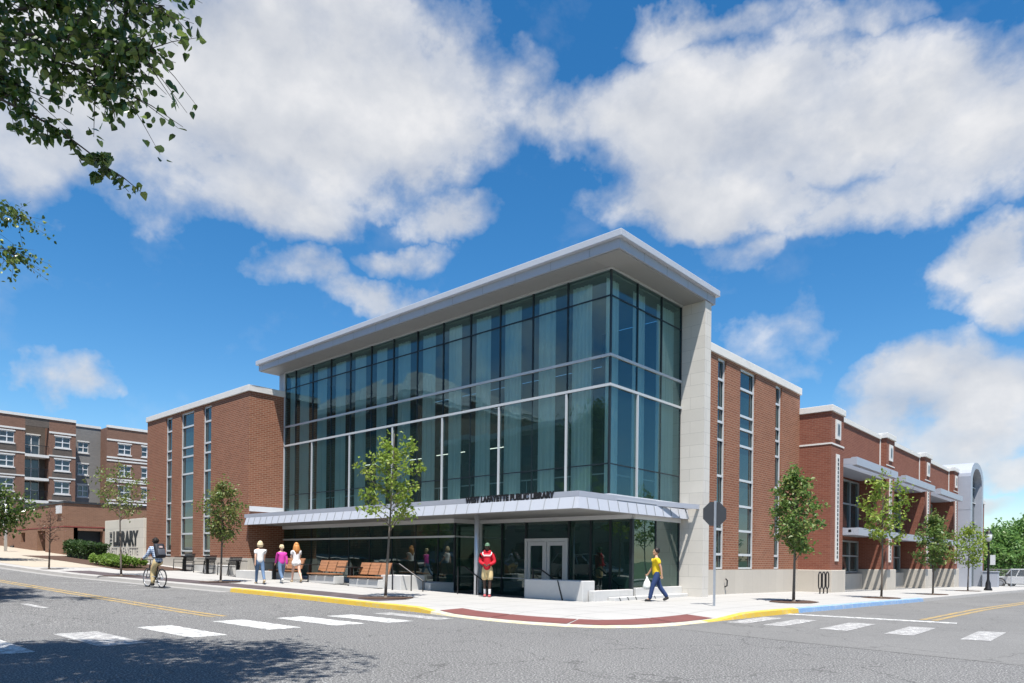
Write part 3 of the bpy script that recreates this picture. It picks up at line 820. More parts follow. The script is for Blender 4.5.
b.box(-7.62,-.04,.2,-7.54,.04,2.98)
for x in XE[1:]+XE2[:-1]: b.box(x-.04,1.42,-.42,x+.04,1.54,2.99)
b.box(-.07,1.42,.2,.05,1.54,2.99); b.box(-.06,3.04,.55,.03,3.10,2.99); b.box(-.05,4.76,.55,.03,4.82,2.99)
b.build('dark_mullion', M['frame_dk'], GG)
# entrance doors
b = MB(); b.box(-4.96,1.36,2.22,-2.80,1.5,2.34); b.box(-4.955,1.36,-.42,-4.83,1.5,2.22); b.box(-2.93,1.36,-.42,-2.805,1.5,2.22); b.box(-3.92,1.37,-.42,-3.84,1.49,2.22)
DF = b.build('door_frame', M['frame'], LIB)
for x0, x1, hx in ((-4.82,-3.93,-4.0),(-3.83,-2.94,-3.76)):
    b = MB(); b.box(x0,1.40,-.40,x0+.13,1.46,2.21); b.box(x1-.13,1.40,-.40,x1,1.46,2.21); b.box(x0+.13,1.40,2.06,x1-.13,1.46,2.21); b.box(x0+.13,1.40,-.40,x1-.13,1.46,-.12)
    dl = b.build('entrance_door', M['frame'], LIB)
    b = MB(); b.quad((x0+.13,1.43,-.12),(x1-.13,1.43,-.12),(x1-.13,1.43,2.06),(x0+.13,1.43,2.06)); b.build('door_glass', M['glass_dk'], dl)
    b = MB(); b.path([(hx,1.40,.5),(hx,1.32,.5),(hx,1.32,1.0),(hx,1.40,1.0)], .018, 8); b.build('handle', M['galv'], dl)
# ground floor interior
b = MB(); b.box(-21.0,.1,.1,-7.7,9.4,.48); b.box(-7.65,1.56,-.6,-.1,9.4,-.44); b.build('lower_floor', M['int_floor'], LIB)
b = MB(); b.box(-13.5,4.6,.5,-8.2,5.6,1.55); b.box(-6.6,4.4,-.44,-4.4,5.2,.65); b.build('service_desk', M['int_ceil'], LIB)
# entrance court, steps, low concrete walls
b = MB()
b.box(-7.6,-.6,-.6,0,1.44,-.43)
b.build('court_floor', M['walk'], LIB)
b = MB(); b.prism([(-1.25,-.6),(-1.25,-.04),(-.93,-.04),(-.93,-.235),(-.60,-.235),(-.60,-.6)], -7.57, -2.72, 'x'); b.build('entrance_step', M['conc_wall'], LIB)
b = MB(); b.box(-9.35,-2.4,-.2,-8.1,-1.15,.82); b.box(-21.05,-.16,.0,-7.62,-.03,.53); b.box(-7.72,-1.3,-.6,-7.585,0,.53)
b.box(-8.05,-1.2,-.2,-7.75,-.2,.53)
b.build('concrete_base', M['conc_wall'], LIB, bevel=.02)
b = MB(); b.box(-2.68,-1.22,-.6,-.14,-.55,.82); b.build('concrete_block', M['conc_wall'], LIB, bevel=.025)
b = MB(); b.box(-.10,-.95,-.6,.13,1.40,.50); b.box(.02,1.54,-.3,.16,4.83,.545); b.box(.16,-.2,-.3,.42,4.83,.27); b.build('concrete_base', M['conc_wall'], LIB, bevel=.02)
b = MB()
for x, y in ((-1.22,-1.228),): b.poly([(x,y,.82),(x+.05,y,.82),(x+.28,y,.15),(x+.21,y,.15)])
for y in (.05,.55,1.05,2.3): b.poly([(.424,y,.27),(.424,y+.05,.27),(.424,y+.18,.10),(.424,y+.12,.10)])
b.build('slanted_strip', M['frame_dk'], LIB)  # dark slanted strips set on the concrete faces
# handrails of the entrance steps
for i, (xx, yA, dx, dy) in enumerate(((-8.42,-2.54,1.25,.5),(-5.58,-1.7,1.3,.3),(-2.95,-.45,1.3,.25))):
    b = MB(); zt = gz(xx,yA) if i < 2 else .15
    Q = lambda k, z: (xx+dx*k, yA+dy*k, zt+z)
    b.path([Q(0,-.05 if i < 2 else -.6),Q(0,1.03),Q(.22,1.03),Q(1.0,.38),Q(1.12,.38)], .026, 8)
    b.tube(Q(.62,-.1 if i < 2 else -.6),Q(.62,.70),.022); b.tube(Q(1.0,-.1 if i < 2 else -.6),Q(1.0,.38),.022)
    b.build('handrail', M['black'], LIB)

# ------------------------------------------------------------------ the older wing along the side street
XP = 1.85
PIERS = [(16.56,18.46),(26.4,28.2),(36.15,37.93),(45.9,47.6)]
b = MB(); b.box(-6,16.6,-.6,.3,54,9.0); b.build('older_wing_wall', M['brick_old'], LIB)
b = MB(); b.box(-6,16.7,9.0,1.3,54,9.1); b.build('older_wing_roof', M['roofing'], LIB)
for k, (ya, yb) in enumerate(PIERS):
    b = MB(); b.box(.3,ya,1.1,XP,yb,9.05)
    if k == 0: b.box(.31,16.54,7.42,XP+.03,18.48,7.50) if False else None
    pr = b.build('brick_pier', M['brick_old'], LIB)
    b = MB(); b.box(.3,ya-.08,9.05,XP+.09,yb+.08,9.36); b.build('coping', M['coping'], pr, bevel=.02)
    b = MB(); b.box(.3,ya-.1,-1.2,XP+.13,yb+.12,1.16); b.build('stone_base', M['limebase'], pr, bevel=.03)
    b = MB(); b.box(.3,ya-.025,7.42,XP+.03,yb+.025,7.50) if k == 0 else b.box(XP,ya,7.42,XP+.02,yb,7.48); b.build('string_course', M['coping'], pr)
    yc = (ya+yb)/2
    b = MB(); b.box(XP,yc-.24,1.6,XP+.05,yc+.24,7.0); st_ = b.build('stone_strip', M['coping'], pr)
    b = MB()
    for q in range(24): b.box(XP+.05,yc-.085,1.75+q*.213,XP+.058,yc+.085,1.75+q*.213+.15)
    b.build('dark_tile_pattern', M['frame_dk'], st_)
    b = MB(); b.box(XP,yc-.36,7.75,XP+.06,yc+.36,8.72); md = b.build('stone_medallion', M['coping'], pr)
    b = MB(); b.box(XP+.06,yc-.19,7.93,XP+.066,yc+.19,8.54); b.build('medallion_recess', M['frame_gr'], md)
    b = MB(); b.box(XP+.066,yc-.07,8.0,XP+.07,yc+.07,8.47); b.build('medallion_mark', M['frame_dk'], md)
for k in range(3):
    ya, yb = PIERS[k][1], PIERS[k+1][0]
    b = MB(); b.box(.3,ya+.002,7.02,1.5,yb-.002,8.98); pp = b.build('brick_parapet', M['brick_old'], LIB)
    b = MB(); b.box(.3,ya+.082,8.98,1.58,yb-.082,9.22); b.build('coping', M['coping'], pp)
    b = MB(); b.box(1.5,ya+.002,7.0,1.54,ya+.13,8.97); b.box(1.5,yb-.13,7.0,1.54,yb-.002,8.97); b.build('stone_edge', M['coping'], pp)
    b = MB(); b.box(.3,ya+.13,-1.2,.62,yb-.11,.9); b.build('stone_base', M['limebase'], pp)
    # upper and lower metal sunshades
    b = MB(); b.box(.32,ya+.02,6.55,1.72,yb-.02,6.93); b.box(2.22,ya+.02,6.55,2.5,yb-.02,6.95); b.box(1.72,ya+.02,6.6,2.22,ya+.1,6.9); b.box(1.72,yb-.1,6.6,2.22,yb-.02,6.9)
    b.build('sunshade', M['alu_lav'], LIB)
    b = MB()
    for x0, x1 in ((.32,1.40),(1.68,1.84),(2.12,2.26)): b.box(x0,ya+.02,3.1,x1,yb-.02,3.24)
    b.box(2.50,ya+.02,2.95,2.62,yb-.02,3.34); b.box(1.40,ya+.02,2.97,2.5,ya+.1,3.33); b.box(1.40,yb-.1,3.02,2.5,yb-.02,3.3)
    b.build('sunshade', M['alu_lav'], LIB)
    for z0, z1, nz in ((.95,2.85,2),(3.5,6.4,2)):
        b = MB(); b.quad((.33,ya+1.2,z0),(.33,yb-.25,z0),(.33,yb-.25,z1),(.33,ya+1.2,z1)); wv = b.build('window', M['glass_sky'], LIB)
        f = MB()
        for q in range(5):
            y = ya+1.2+(yb-ya-1.54)*q/4; f.box(.335,y,z0,.42,y+.09,z1)
        for z in (z0,(z0+z1)/2,z1-.09): f.box(.335,ya+1.2,z,.415,yb-.25,z+.09)
        f.build('window_frame', M['frame_gr'], wv)
# arched metal entrance at the far end
def arch(y0, y1, zs, zt, n=16):
    yc, hw = (y0+y1)/2, (y1-y0)/2
    return [(yc+hw*math.cos(PI*i/n), zs+(zt-zs)*math.sin(PI*i/n)) for i in range(n+1)]
b = MB()
outer = arch(47.62,53.4,8.75,10.1); inner = arch(48.35,52.7,8.3,9.6)
n = len(outer)
for i in range(n-1):
    for x in (2.75,):
        b.quad((x,*outer[i]),(x,*outer[i+1]),(x,*inner[i+1]),(x,*inner[i]))
    b.quad((.3,*outer[i]),(2.75,*outer[i]),(2.75,*outer[i+1]),(.3,*outer[i+1]))
    b.quad((.3,*inner[i]),(2.75,*inner[i]),(2.75,*inner[i+1]),(.3,*inner[i+1]))
for (ya, yb) in ((47.62,48.35),(52.7,53.4)):
    zo, zi = 8.75, 8.3
    b.box(.3,ya,-1,2.75,yb,8.3)
    b.poly([(2.75,ya,8.3),(2.75,yb,8.3),(2.75,yb,zo if yb == 53.4 else zi),(2.75,ya,zo if ya == 47.62 else zi)])
    b.quad((.3,ya if ya < 50 else yb,8.3),(2.75,ya if ya < 50 else yb,8.3),(2.75,ya if ya < 50 else yb,8.75),(.3,ya if ya < 50 else yb,8.75))
AE = b.build('arched_entrance', M['alu_lav'], LIB)
b = MB(); b.poly([(2.2,48.35,-.6)]+[(2.2,*p) for p in inner[::-1]]+[(2.2,52.7,-.6)]); b.build('arched_glass', M['glass_sky'], AE)
b = MB()
for y in (49.9,51.1): b.box(2.22,y,-.6,2.3,y+.08,9.2)
for z in (1.7,3.4,5.1,6.8,8.1): b.box(2.22,48.35,z,2.29,52.7,z+.08)
b.build('glazing_bar', M['frame'], AE)
b = MB()
for z in (2,4,6): b.box(.35,47.612,z,2.755,47.617,z+.02); b.box(2.752,47.65,z,2.757,48.33,z+.02)
b.build('panel_joint', M['frame_gr'], AE)
b = MB(); b.box(-5,53.4,-1.2,2.0,59,7.2); bo = b.build('brick_annex', M['brick_old'], LIB)
b = MB(); b.box(-5.1,53.4,7.2,2.1,59.1,7.5); b.build('coping', M['coping'], bo)
b = MB(); b.box(-5,53.4,-1.2,2.08,59.05,.9); b.build('stone_base', M['limebase'], bo)

# curtains hung behind the upper glass
def curtain(name, a0, a1, axis, label, zt=11.2):
    b = MB(); n = int((a1-a0)/.025); ph = rng.uniform(0,6)
    pr_ = []
    for i in range(n+1):
        u = a0+(a1-a0)*i/n
        d = .25+.045*math.sin(i*.95+ph)+.02*math.sin(i*.37+ph*2)
        pr_.append((u, d))
    zs = [3.55, 5.5, 8.0, zt]
    for i in range(n):
        for k in range(3):
            fl = [1.0, .95, .9, .85]
            def P(j, kk):
                u, d = pr_[j]; d = .25+(d-.25)*(1.1-.12*kk); 
                return (u, d, zs[kk]) if axis == 'A' else (-d, u, zs[kk])
            b.quad(P(i,k), P(i+1,k), P(i+1,k+1), P(i,k+1))
    o = b.build(name, M['curtain'], None, True)
    return tag(o, label, 'curtain', 'sheer curtains behind the upper glass')
for i in range(13):
    a0, a1 = XM[i]+.04, XM[i]+.86
    if i == 0: a0, a1 = -20.9, -20.35
    curtain('curtain', a0, a1, 'A', 'pale sheer curtain in the %s glass bay from the left end of the long front' % ORD[i])
for i in range(3):
    curtain('curtain', YM[i]+.08, YM[i]+(.85 if i < 2 else 1.3), 'B', 'pale sheer curtain in the %s glass bay round the corner, counted from the corner post' % ORD[i])
# linear lamps under the mezzanine and ceiling
for i, (x, y, z, L) in enumerate([(-17.6,3.4,6.6,2.0),(-14.6,3.6,6.6,2.0),(-11.6,3.4,6.6,2.0),(-8.6,3.5,6.6,2.0)]):
    b = MB(); b.box(-L/2,-.02,-.015,L/2,.02,.015); o = b.build('linear_lamp', M['lamp_on']); o.location = (x,y,z)
    tag(o, 'slim lit pendant lamp behind the upper glass, %s from the left' % ORD[i], 'lamp', 'pendant lamps in the upper room')
    b = MB(); b.tube((-L/2+.1,0,.03),(-L/2+.1,0,11.3-z if x > -4.2 else .2),.006,n=4); b.tube((L/2-.1,0,.03),(L/2-.1,0,11.3-z if x > -4.2 else .2),.006,n=4); b.build('hanging_wire', M['frame_gr'], o)

for x, y, r2 in ((-5.12,-5.4,.75),(4.53,4.63,.8),(5.51,11.47,.7),(5.63,20.14,.7),(5.2,31.71,.7),(-15.52,-6.08,.7),(-21.38,-7.98,.7),(-27.81,-9.1,.4)):
    rr = random.Random(int(x*7)); n_ = 14
    b = MB(); b.poly([(x+r2*math.cos(2*PI*k/n_)*rr.uniform(.9,1.1), y+r2*1.3*math.sin(2*PI*k/n_)*rr.uniform(.9,1.1), gz(x,y)+.018) for k in range(n_)])
    tag(b.build('tree_pit', M['mulch']), kind='structure')

# ------------------------------------------------------------------ the library sign wall and its planting
b = MB(); b.box(-41.9,-2.15,.9,-34.70,-1.80,3.92)
sg = b.build('sign_wall', M['signstone'], None, bevel=.02); tag(sg, 'pale stone sign wall lettered THE LIBRARY beside the left brick wing', 'sign')
sg_l = []
def fit(me, x0, x1, z0=None, z1=None):
    xs = [v.co.x for v in me.vertices]; a, c = min(xs), max(xs)
    zs = [v.co.z for v in me.vertices]; e, f = min(zs), max(zs)
    for v in me.vertices:
        v.co.x = x0+(v.co.x-a)*(x1-x0)/(c-a)
        if z0 is not None: v.co.z = z0+(v.co.z-e)*(z1-z0)/(f-e)
o, me = text_obj('lettering', 'LIBRARY', 1.0, M['black_letter'], Matrix.Translation((-40,-2.155,2.2)) @ RX, sg, .02, .055); fit(me, -40.15,-35.6, 2.14, 3.14)
o, me = text_obj('lettering', 'WEST LAFAYETTE', .5, M['grey_letter'], Matrix.Translation((-40,-2.155,1.6)) @ RX, sg, .012, -.006); fit(me, -41.2,-35.6, 1.52, 1.98)
o, me = text_obj('lettering', 'THE', .5, M['black_letter'], Matrix.Translation((-40.3,-2.155,2.2)) @ RX @ Matrix.Rotation(R(90),4,'Z'), sg, .015, .01); fit(me, -40.85,-40.42, 2.16, 3.1)

def leaf_quad(b, p, d, n, L, W, fold=.25):
    """one leaf: base p, direction d, normal n"""
    s = d.cross(n); s = s.normalized() if s.length > 1e-6 else Vector((1,0,0))
    i = len(b.v); nn = n*W*fold
    b.v += [tuple(p), tuple(p+d*L*.42+s*W*.5+nn), tuple(p+d*L), tuple(p+d*L*.42-s*W*.5+nn)]
    b.f += [(i,i+1,i+2),(i,i+2,i+3)]; b.m += [b.mi]*2
def leaf_heart(b, p, d, n, L, W):
    s = d.cross(n); s = s.normalized() if s.length > 1e-6 else Vector((1,0,0))
    i = len(b.v); up = n*W*.16
    P = [p, p+s*W*.32+d*L*.02+up*.6, p+s*W*.5+d*L*.3+up, p+s*W*.3+d*L*.65+up*.7, p+d*L, p-s*W*.3+d*L*.65+up*.7, p-s*W*.5+d*L*.3+up, p-s*W*.32+d*L*.02+up*.6]
    b.v += [tuple(q) for q in P]
    b.f += [(i,i+1,i+2,i+3,i+4),(i,i+4,i+5,i+6,i+7)]; b.m += [b.mi]*2
def rvec(r): 
    while True:
        v = Vector((r.uniform(-1,1),r.uniform(-1,1),r.uniform(-1,1)))
        if .05 < v.length < 1: return v.normalized()

def shrub_box(name, x0, y0, x1, y1, h, n, size, m, seed, bump_=.12):
    r = random.Random(seed); b = MB()
    for k in range(n):
        x, y = r.uniform(x0,x1), r.uniform(y0,y1)
        hh = h*(.9+bump_*2*(noise.noise(Vector((x*1.3,y*1.3,seed)))))
        side = r.random()
        z = hh*(r.random()**.35)
        if side < .45: z = hh*r.uniform(.9,1.05)
        elif side < .75: y = y0+r.uniform(-.04,.12)*1
        elif side < .88: x = x0 + r.uniform(-.04,.1) if r.random() < .5 else x1-r.uniform(-.04,.1)
        p = Vector((x,y,gz(x,y)+z)); d = rvec(r); d.z = abs(d.z)*.6+.1; d.normalize(); nrm = (rvec(r)+Vector((0,-.4,.9))).normalized()
        leaf_quad(b, p, d, nrm, size*r.uniform(.7,1.3), size*.6)
    return b.build(name, m)
hd = empty('clipped_hedge', (-39.3,-4,gz(-39.3,-4)), 0, 'dark green clipped hedge in front of the small brown brick building', 'hedge')
b = MB(); b.box(-42.1,-4.5,.6,-37.8,-3.3,gz(-39,-4)+1.0)
hc = b.build('hedge_core', plain('hedge_shade', (.012,.028,.008), .9), None, bevel=.12); hc.parent = hd; hc.matrix_parent_inverse = Matrix.Translation(-hd.location)
hl = shrub_box('hedge_leaves', -42.3,-4.62,-37.6,-3.2,1.12,5200,.13,M['leaf_h'],3); hl.parent = hd; hl.matrix_parent_inverse = Matrix.Translation(-hd.location)
gcv = shrub_box('ground_cover', -32.8,-5.8,-28.0,-4.4,.46,5200,.17,M['leaf_g'],5,.3); tag(gcv, None, None, None, 'stuff')
sheet('mulch_bed', [(-43.5,-6.8),(-35.5,-6.3),(-26.0,-6.2),(-25.9,-2.7),(-34.6,-2.7),(-43.5,-2.9)], M['mulch'], lambda x,y: gz(x,y)+.02, 3)

# ------------------------------------------------------------------ trees
def tree(name, label, cat, x, y, h, wid, h0, m, nleaf, leafL, seed, tr=.05, profile='oval', lean=(0,0), bark='bark', group=None, droop=.2, limbs=22, z=None, twigs=3, spread=.16, heart=False):
    r = random.Random(seed)
    z0 = gz(x,y) if z is None else z
    e = empty(name, (x,y,z0), 0, label, cat, group)
    tb = MB(); lb = MB()
    def axis(t): 
        w_ = .05*math.sin(t*5+seed)*h*.12
        return Vector((lean[0]*t+w_*.5, lean[1]*t+w_*.4*math.cos(seed), h*t))
    N = 9; tp = [axis(.97*i/N) for i in range(N+1)]
    tb.path(tp, [tr*(1-.86*i/N) for i in range(N+1)], 8)
    tb.path([(0,0,-.1),(0,0,.08)], [tr*1.5, tr*1.02], 8)
    pts = []
    for k in range(limbs):
        t = (k+.3+r.uniform(-.3,.3))/limbs
        if profile == 'oval': pr_ = math.sin(PI*min(1,max(0,t*.90+.10)))**.75*(1-.25*t)+.08
        elif profile == 'cone': pr_ = (1-t)**.8+.08
        elif profile == 'vase': pr_ = (.45+.75*math.sin(PI*min(1,t*.72+.14)))*(1 if t < .8 else .8)
        else: pr_ = math.sin(PI*(t*.85+.1))**.5
        zz = h0+(h*.95-h0)*t*.86
        a = k*2.399+r.uniform(-.5,.5); L = wid/2*pr_*r.uniform(.7,1.15)
        p0 = axis(zz/h); up_ = (h-h0)*.16*(1.2-.5*t)
        pa = p0+Vector((math.cos(a)*L*.5, math.sin(a)*L*.5, up_*.6)); pb = p0+Vector((math.cos(a+.15)*L, math.sin(a+.15)*L, up_*r.uniform(.7,1.35)-droop*L*.3))
        r0 = max(.006, tr*.36*(1-.6*t)); tb.path([p0,pa,pb], [r0, r0*.65, r0*.25], 5)
        pts += [(p0.lerp(pa,.7),.6),(pa,1),(pa.lerp(pb,.5),1.2),(pb,1.2)]
        for q in range(twigs):
            s = pa.lerp(pb, r.uniform(0,.8)); d = rvec(r); d.z = abs(d.z)*.7-.1
            ee = s+d*L*r.uniform(.3,.6); tb.path([s, s.lerp(ee,.5)+Vector((0,0,.03)), ee], [r0*.4, r0*.25, r0*.12], 4)
            pts += [(s.lerp(ee,.5),1),(ee,1.2)]
    top = axis(.97); pts += [(top,1.2)]*2
    wts = [w_ for _, w_ in pts]
    cl = spread*wid
    for k in range(nleaf):
        c, _ = r.choices(pts, wts)[0]
        p = c+Vector((r.gauss(0,cl*.5),r.gauss(0,cl*.5),r.gauss(0,cl*.42)))
        d = rvec(r); d.z -= droop*2; d.normalize(); n_ = (rvec(r)*.8+Vector((0,0,.8))).normalized()
        L = leafL*r.uniform(.65,1.3)
        if heart: leaf_heart(lb, p, d, n_, L, L*.8)
        else: leaf_quad(lb, p, d, n_, L, L*.62)
    tb.build('trunk', M[bark], e, True); lb.build('crown', m, e)
    return e
G1 = 'young street trees along the library'
tree('street_tree','slender tree with loose bright yellow green leaves in front of the canopy','tree',-5.12,-5.4,5.6,1.8,2.15,M['leaf_a'],1500,.15,11,.05,'vase',(.25,.1),'bark',G1,.05,26,None,4,.085)
tree('street_tree','dense oval green tree in front of the right brick wing by the yellow kerb','tree',4.53,4.63,4.75,1.75,1.35,M['leaf_b'],2700,.15,12,.055,'oval',(-.05,.1),'bark',G1,.2,24,None,3,.14)
tree('street_tree','young tree with light yellow green sparse crown beside the blue kerb end','tree',5.51,11.47,5.2,1.8,1.9,M['leaf_a'],1150,.16,13,.045,'vase',(.1,-.2),'bark',G1,.1,18,None,3,.1)
tree('street_tree','young narrow grey green tree before the second sunshade bay','tree',5.63,20.14,4.2,1.7,1.1,M['leaf_b'],2200,.16,24,.045,'oval',(0,.1),'bark',G1,.2,22,None,3,.15)
tree('street_tree','young yellow green tree before the arched metal entrance','tree',5.2,31.71,4.3,2.2,1.3,M['leaf_a'],1300,.17,15,.045,'oval',(.1,.1),'bark',G1,.1,20,None,3,.15)
tree('street_tree','young round olive green tree beside the dark mesh seats','tree',-15.52,-6.08,4.45,1.85,1.45,M['leaf_c'],2300,.13,16,.05,'oval',(.1,.05),'bark',G1,.2,24,None,3,.13)
tree('street_tree','tall thin sparse tree in front of the stone sign wall','tree',-21.38,-7.98,5.3,2.2,2.5,M['leaf_c'],800,.14,17,.05,'vase',(-.5,.0),'bark',G1,.25,22,None,3,.1)
tree('street_tree','small nearly bare reddish tree before the brown brick building','tree',-27.81,-9.19,3.3,1.3,1.2,M['leaf_r'],260,.10,18,.045,'oval',(.1,0),'bark_dk',G1,.1,26,None,4,.12)
tree('shade_tree','dark leafy tree at the left edge beside the brown brick building','tree',-36.9,-9.9,4.6,5.0,1.5,M['leaf_d'],3000,.24,19,.12,'oval',(0,0),'bark_dk',None,.2,24,gz(-37,-10),3,.14)
tree('shade_tree','large bright green tree behind the white off road vehicle','tree',3.2,84,8.4,10,1.5,M['leaf_e'],4200,.5,21,.2,'oval',(0,0),'bark_dk','trees at the end of the side street',.15,30,-1.0,3,.13)
tree('shade_tree','tall darker green tree farthest right at the end of the side street','tree',7.2,98,12.0,11,2,M['leaf_e'],4200,.55,22,.25,'oval',(0,0),'bark_dk','trees at the end of the side street',.15,30,-1.0,3,.13)
tree('shade_tree','green tree just past the brick annex by the lamp post','tree',.2,80,6.9,7,1.0,M['leaf_e'],3000,.45,23,.2,'oval',(0,0),'bark_dk','trees at the end of the side street',.15,26,-1.0,3,.13)

# big trees on the near pavement whose boughs hang into view
def P3(X, F, Z): p = cam_to_world(X, F); return Vector((p.x, p.y, Z))
def near_tree(label, trunk, crown_c, crown_r, boughs, nleaf, leafL, seed, trh, group):
    r = random.Random(seed)
    base = P3(trunk[0], trunk[1], 0); base.z = gz(base.x, base.y)
    e = empty('shade_tree', base, 0, label, 'tree', group)
    tb = MB(); lb = MB(); inv = lambda p: p-base
    fork = base+Vector((0,0,trh)); cc = P3(crown_c[0],crown_c[1],crown_c[2])
    tb.path([(0,0,-.1),(0,0,.3),inv(base.lerp(fork,.5)+Vector((.08,.05,0))),inv(fork)], [.34,.24,.2,.18], 12)
    hubs = []
    for k in range(9):
        a = k*2*PI/9+r.uniform(-.3,.3); el_ = r.uniform(.0,1.2)
        q = cc+(r_*math.cos(a)*crown_r[0]+f_*math.sin(a)*crown_r[1])*.72*math.cos(el_)+Vector((0,0,crown_r[2]*.8*math.sin(el_)-.2))
        mid = fork.lerp(q,.5)+Vector((0,0,.8)); tb.path([inv(fork),inv(mid),inv(q)], [.11,.07,.025], 7)
        for j in range(6):
            s = mid.lerp(q, r.uniform(.1,1)); d = rvec(r); d.z *= .5
            t_ = s+d*r.uniform(.9,1.9)
            if not seen(t_): tb.path([inv(s),inv(s.lerp(t_,.5)+Vector((0,0,.1))),inv(t_)], [.03,.02,.008], 5); hubs += [s.lerp(t_,.5), t_]
        hubs += [q, mid.lerp(q,.7)]
    k = 0
    while k < nleaf:
        if r.random() < .86: p = r.choice(hubs)+Vector((r.gauss(0,.30),r.gauss(0,.30),r.gauss(0,.24)))
        else:
            q = rvec(r)*r.random()**.33; p = cc+r_*q.x*crown_r[0]+f_*q.y*crown_r[1]+Vector((0,0,q.z*crown_r[2]))
        k += 1
        if seen(p): continue
        d = rvec(r); d.z -= .5; d.normalize(); n_ = (rvec(r)*.8+Vector((0,0,.8))).normalized(); L = leafL*r.uniform(.7,1.3)
        leaf_heart(lb, inv(p), d, n_, L, L*.85)
    for path_, n, sg_ in boughs:
        pp = [P3(*q) for q in path_]
        st = fork.lerp(pp[0], .0)
        tb.path([inv(fork), inv(fork.lerp(pp[0],.55)+Vector((0,0,.5)))]+[inv(p) for p in pp], [.06,.035]+[.014*(1-.8*i/len(pp)) for i in range(len(pp))], 6)
        tw = []
        for j in range(int(n/9)):
            u = r.random(); i = min(len(pp)-2, int(u*(len(pp)-1))); s = pp[i].lerp(pp[i+1], u*(len(pp)-1)-i)
            d = rvec(r); d.z = d.z*.7-.25; d += (pp[i+1]-pp[i]).normalized()*.5
            t_ = s+d*sg_*r.uniform(.6,1.6); tb.path([inv(s),inv(s.lerp(t_,.5)+Vector((0,0,.02))),inv(t_)], [.006,.004,.002], 4); tw.append((s,t_))
        for j in range(n):
            s, t_ = r.choice(tw); p = s.lerp(t_, r.uniform(.15,1.05))+rvec(r)*sg_*.22
            d = rvec(r)*.8+Vector((0,0,-.6)); d.normalize(); n_ = (rvec(r)+Vector((0,0,.25))).normalized(); L = leafL*r.uniform(.42,.74)
            leaf_heart(lb, inv(p), d, n_, L, L*.8)
    tb.build('trunk', M['bark_dk'], e, True); lb.build('crown', M['leaf_d'], e)
    return e
def seen(p):
    d = p-CAM; F = d.dot(f_)
    if F < .5: return False
    return abs(d.dot(r_))/F < .80 and -.25 < d.z/F < .88
def px(u, v, F): return ((u-512)/702.7*F, F, 1.5+(559.5-v)/702.7*F)
near_tree('big dark green shade tree on the near pavement with boughs hanging over the top left', (-9.2,6.8), (-5.6,6.0,9.7), (4.1,2.8,2.1), [
    ([px(-70,30,6.9),px(30,12,6.7),px(75,5,6.5),px(118,6,6.3),px(158,10,6.2)], 760, .30),
    ([px(-60,40,6.6),px(30,40,6.5),px(70,46,6.3),px(110,50,6.2),px(146,56,6.1)], 780, .30),
    ([px(-60,45,6.2),px(20,50,6.2),px(70,70,6.2),px(105,88,6.2),px(122,98,6.2)], 600, .30),
    ([px(-70,90,6.4),px(-5,105,6.4),px(30,122,6.4),px(55,136,6.5),px(85,158,6.5),px(106,176,6.5)], 260, .15),
    ([px(-60,-20,7.0),px(30,-15,6.9),px(90,-20,6.8),px(150,-35,6.7)], 620, .34),
    ([px(-70,70,6.9),px(-10,80,6.9),px(20,95,6.9)], 500, .28)], 25000, .125, 31, 4.6, 'big shade trees on the near pavement')
near_tree('big shade tree farther left on the near pavement, one leafy bough tip in view', (-18.2,18.5), (-17.2,18.6,9.8), (4.6,4.2,2.4), [
    ([px(-60,235,18),px(-20,225,18),px(2,218,18),px(14,222,18)], 330, .55),
    ([px(-60,255,18),px(-20,250,18),px(2,255,18),px(12,262,18)], 330, .5)], 11000, .17, 32, 4.8, 'big shade trees on the near pavement')

# ------------------------------------------------------------------ seats and tables on the plaza
def wood_bench(x, y, label):
    z = gz(x,y); e = empty('wooden_bench', (x,y,z), 0, label, 'bench', 'wooden benches under the canopy')
    b = MB(); b.box(-1.0,-.28,0,1.0,.22,.34); b.build('plinth', M['conc_wall'], e, bevel=.02)
    b = MB()
    for k in range(3):
        for j in range(4): b.box(-1.03+k*.70,-.36+j*.135,.40,-1.03+k*.70+.63,-.36+j*.135+.12,.45)
    b.build('seat', M['wood'], e)
    b = MB()
    for k in range(3):
        for j in range(4):
            z0 = .52+j*.125; yo = .20+j*.045
            b.poly([(-1.03+k*.70,yo,z0),(-1.03+k*.70+.63,yo,z0),(-1.03+k*.70+.63,yo+.045,z0+.118),(-1.03+k*.70,yo+.045,z0+.118)])
            b.poly([(-1.03+k*.70+.63,yo+.04,z0),(-1.03+k*.70,yo+.04,z0),(-1.03+k*.70,yo+.085,z0+.118),(-1.03+k*.70+.63,yo+.085,z0+.118)])
    b.build('backrest', M['wood'], e)
    b = MB()
    for q in (-.69,0,.69): b.path([(q,-.3,.385),(q,.2,.385),(q,.24,.5),(q,.42,1.03)], .018, 6)
    b.build('bracket', M['black'], e)
for x, lb_ in ((-16.7,'wooden slat bench on a low concrete plinth behind the three walking women'),(-13.3,'wooden slat bench between two black tables under the canopy'),(-10.2,'wooden slat bench nearest the entrance steps and white concrete wall')):
    wood_bench(x, -2.35, lb_)
def post_table(x, y, label):
    z = gz(x,y); e = empty('post_table', (x,y,z), 0, label, 'table', 'black post tables on the plaza')
    b = MB(); b.box(-.06,-.06,0,.06,.06,.76); b.build('post', M['black'], e)
    b = MB(); b.box(-.62,-.30,.76,.42,.30,.80); b.build('table_top', M['black'], e, bevel=.008)
    b = MB(); b.box(-.12,-.12,-.01,.12,.12,.015); b.build('base_plate', M['black'], e)
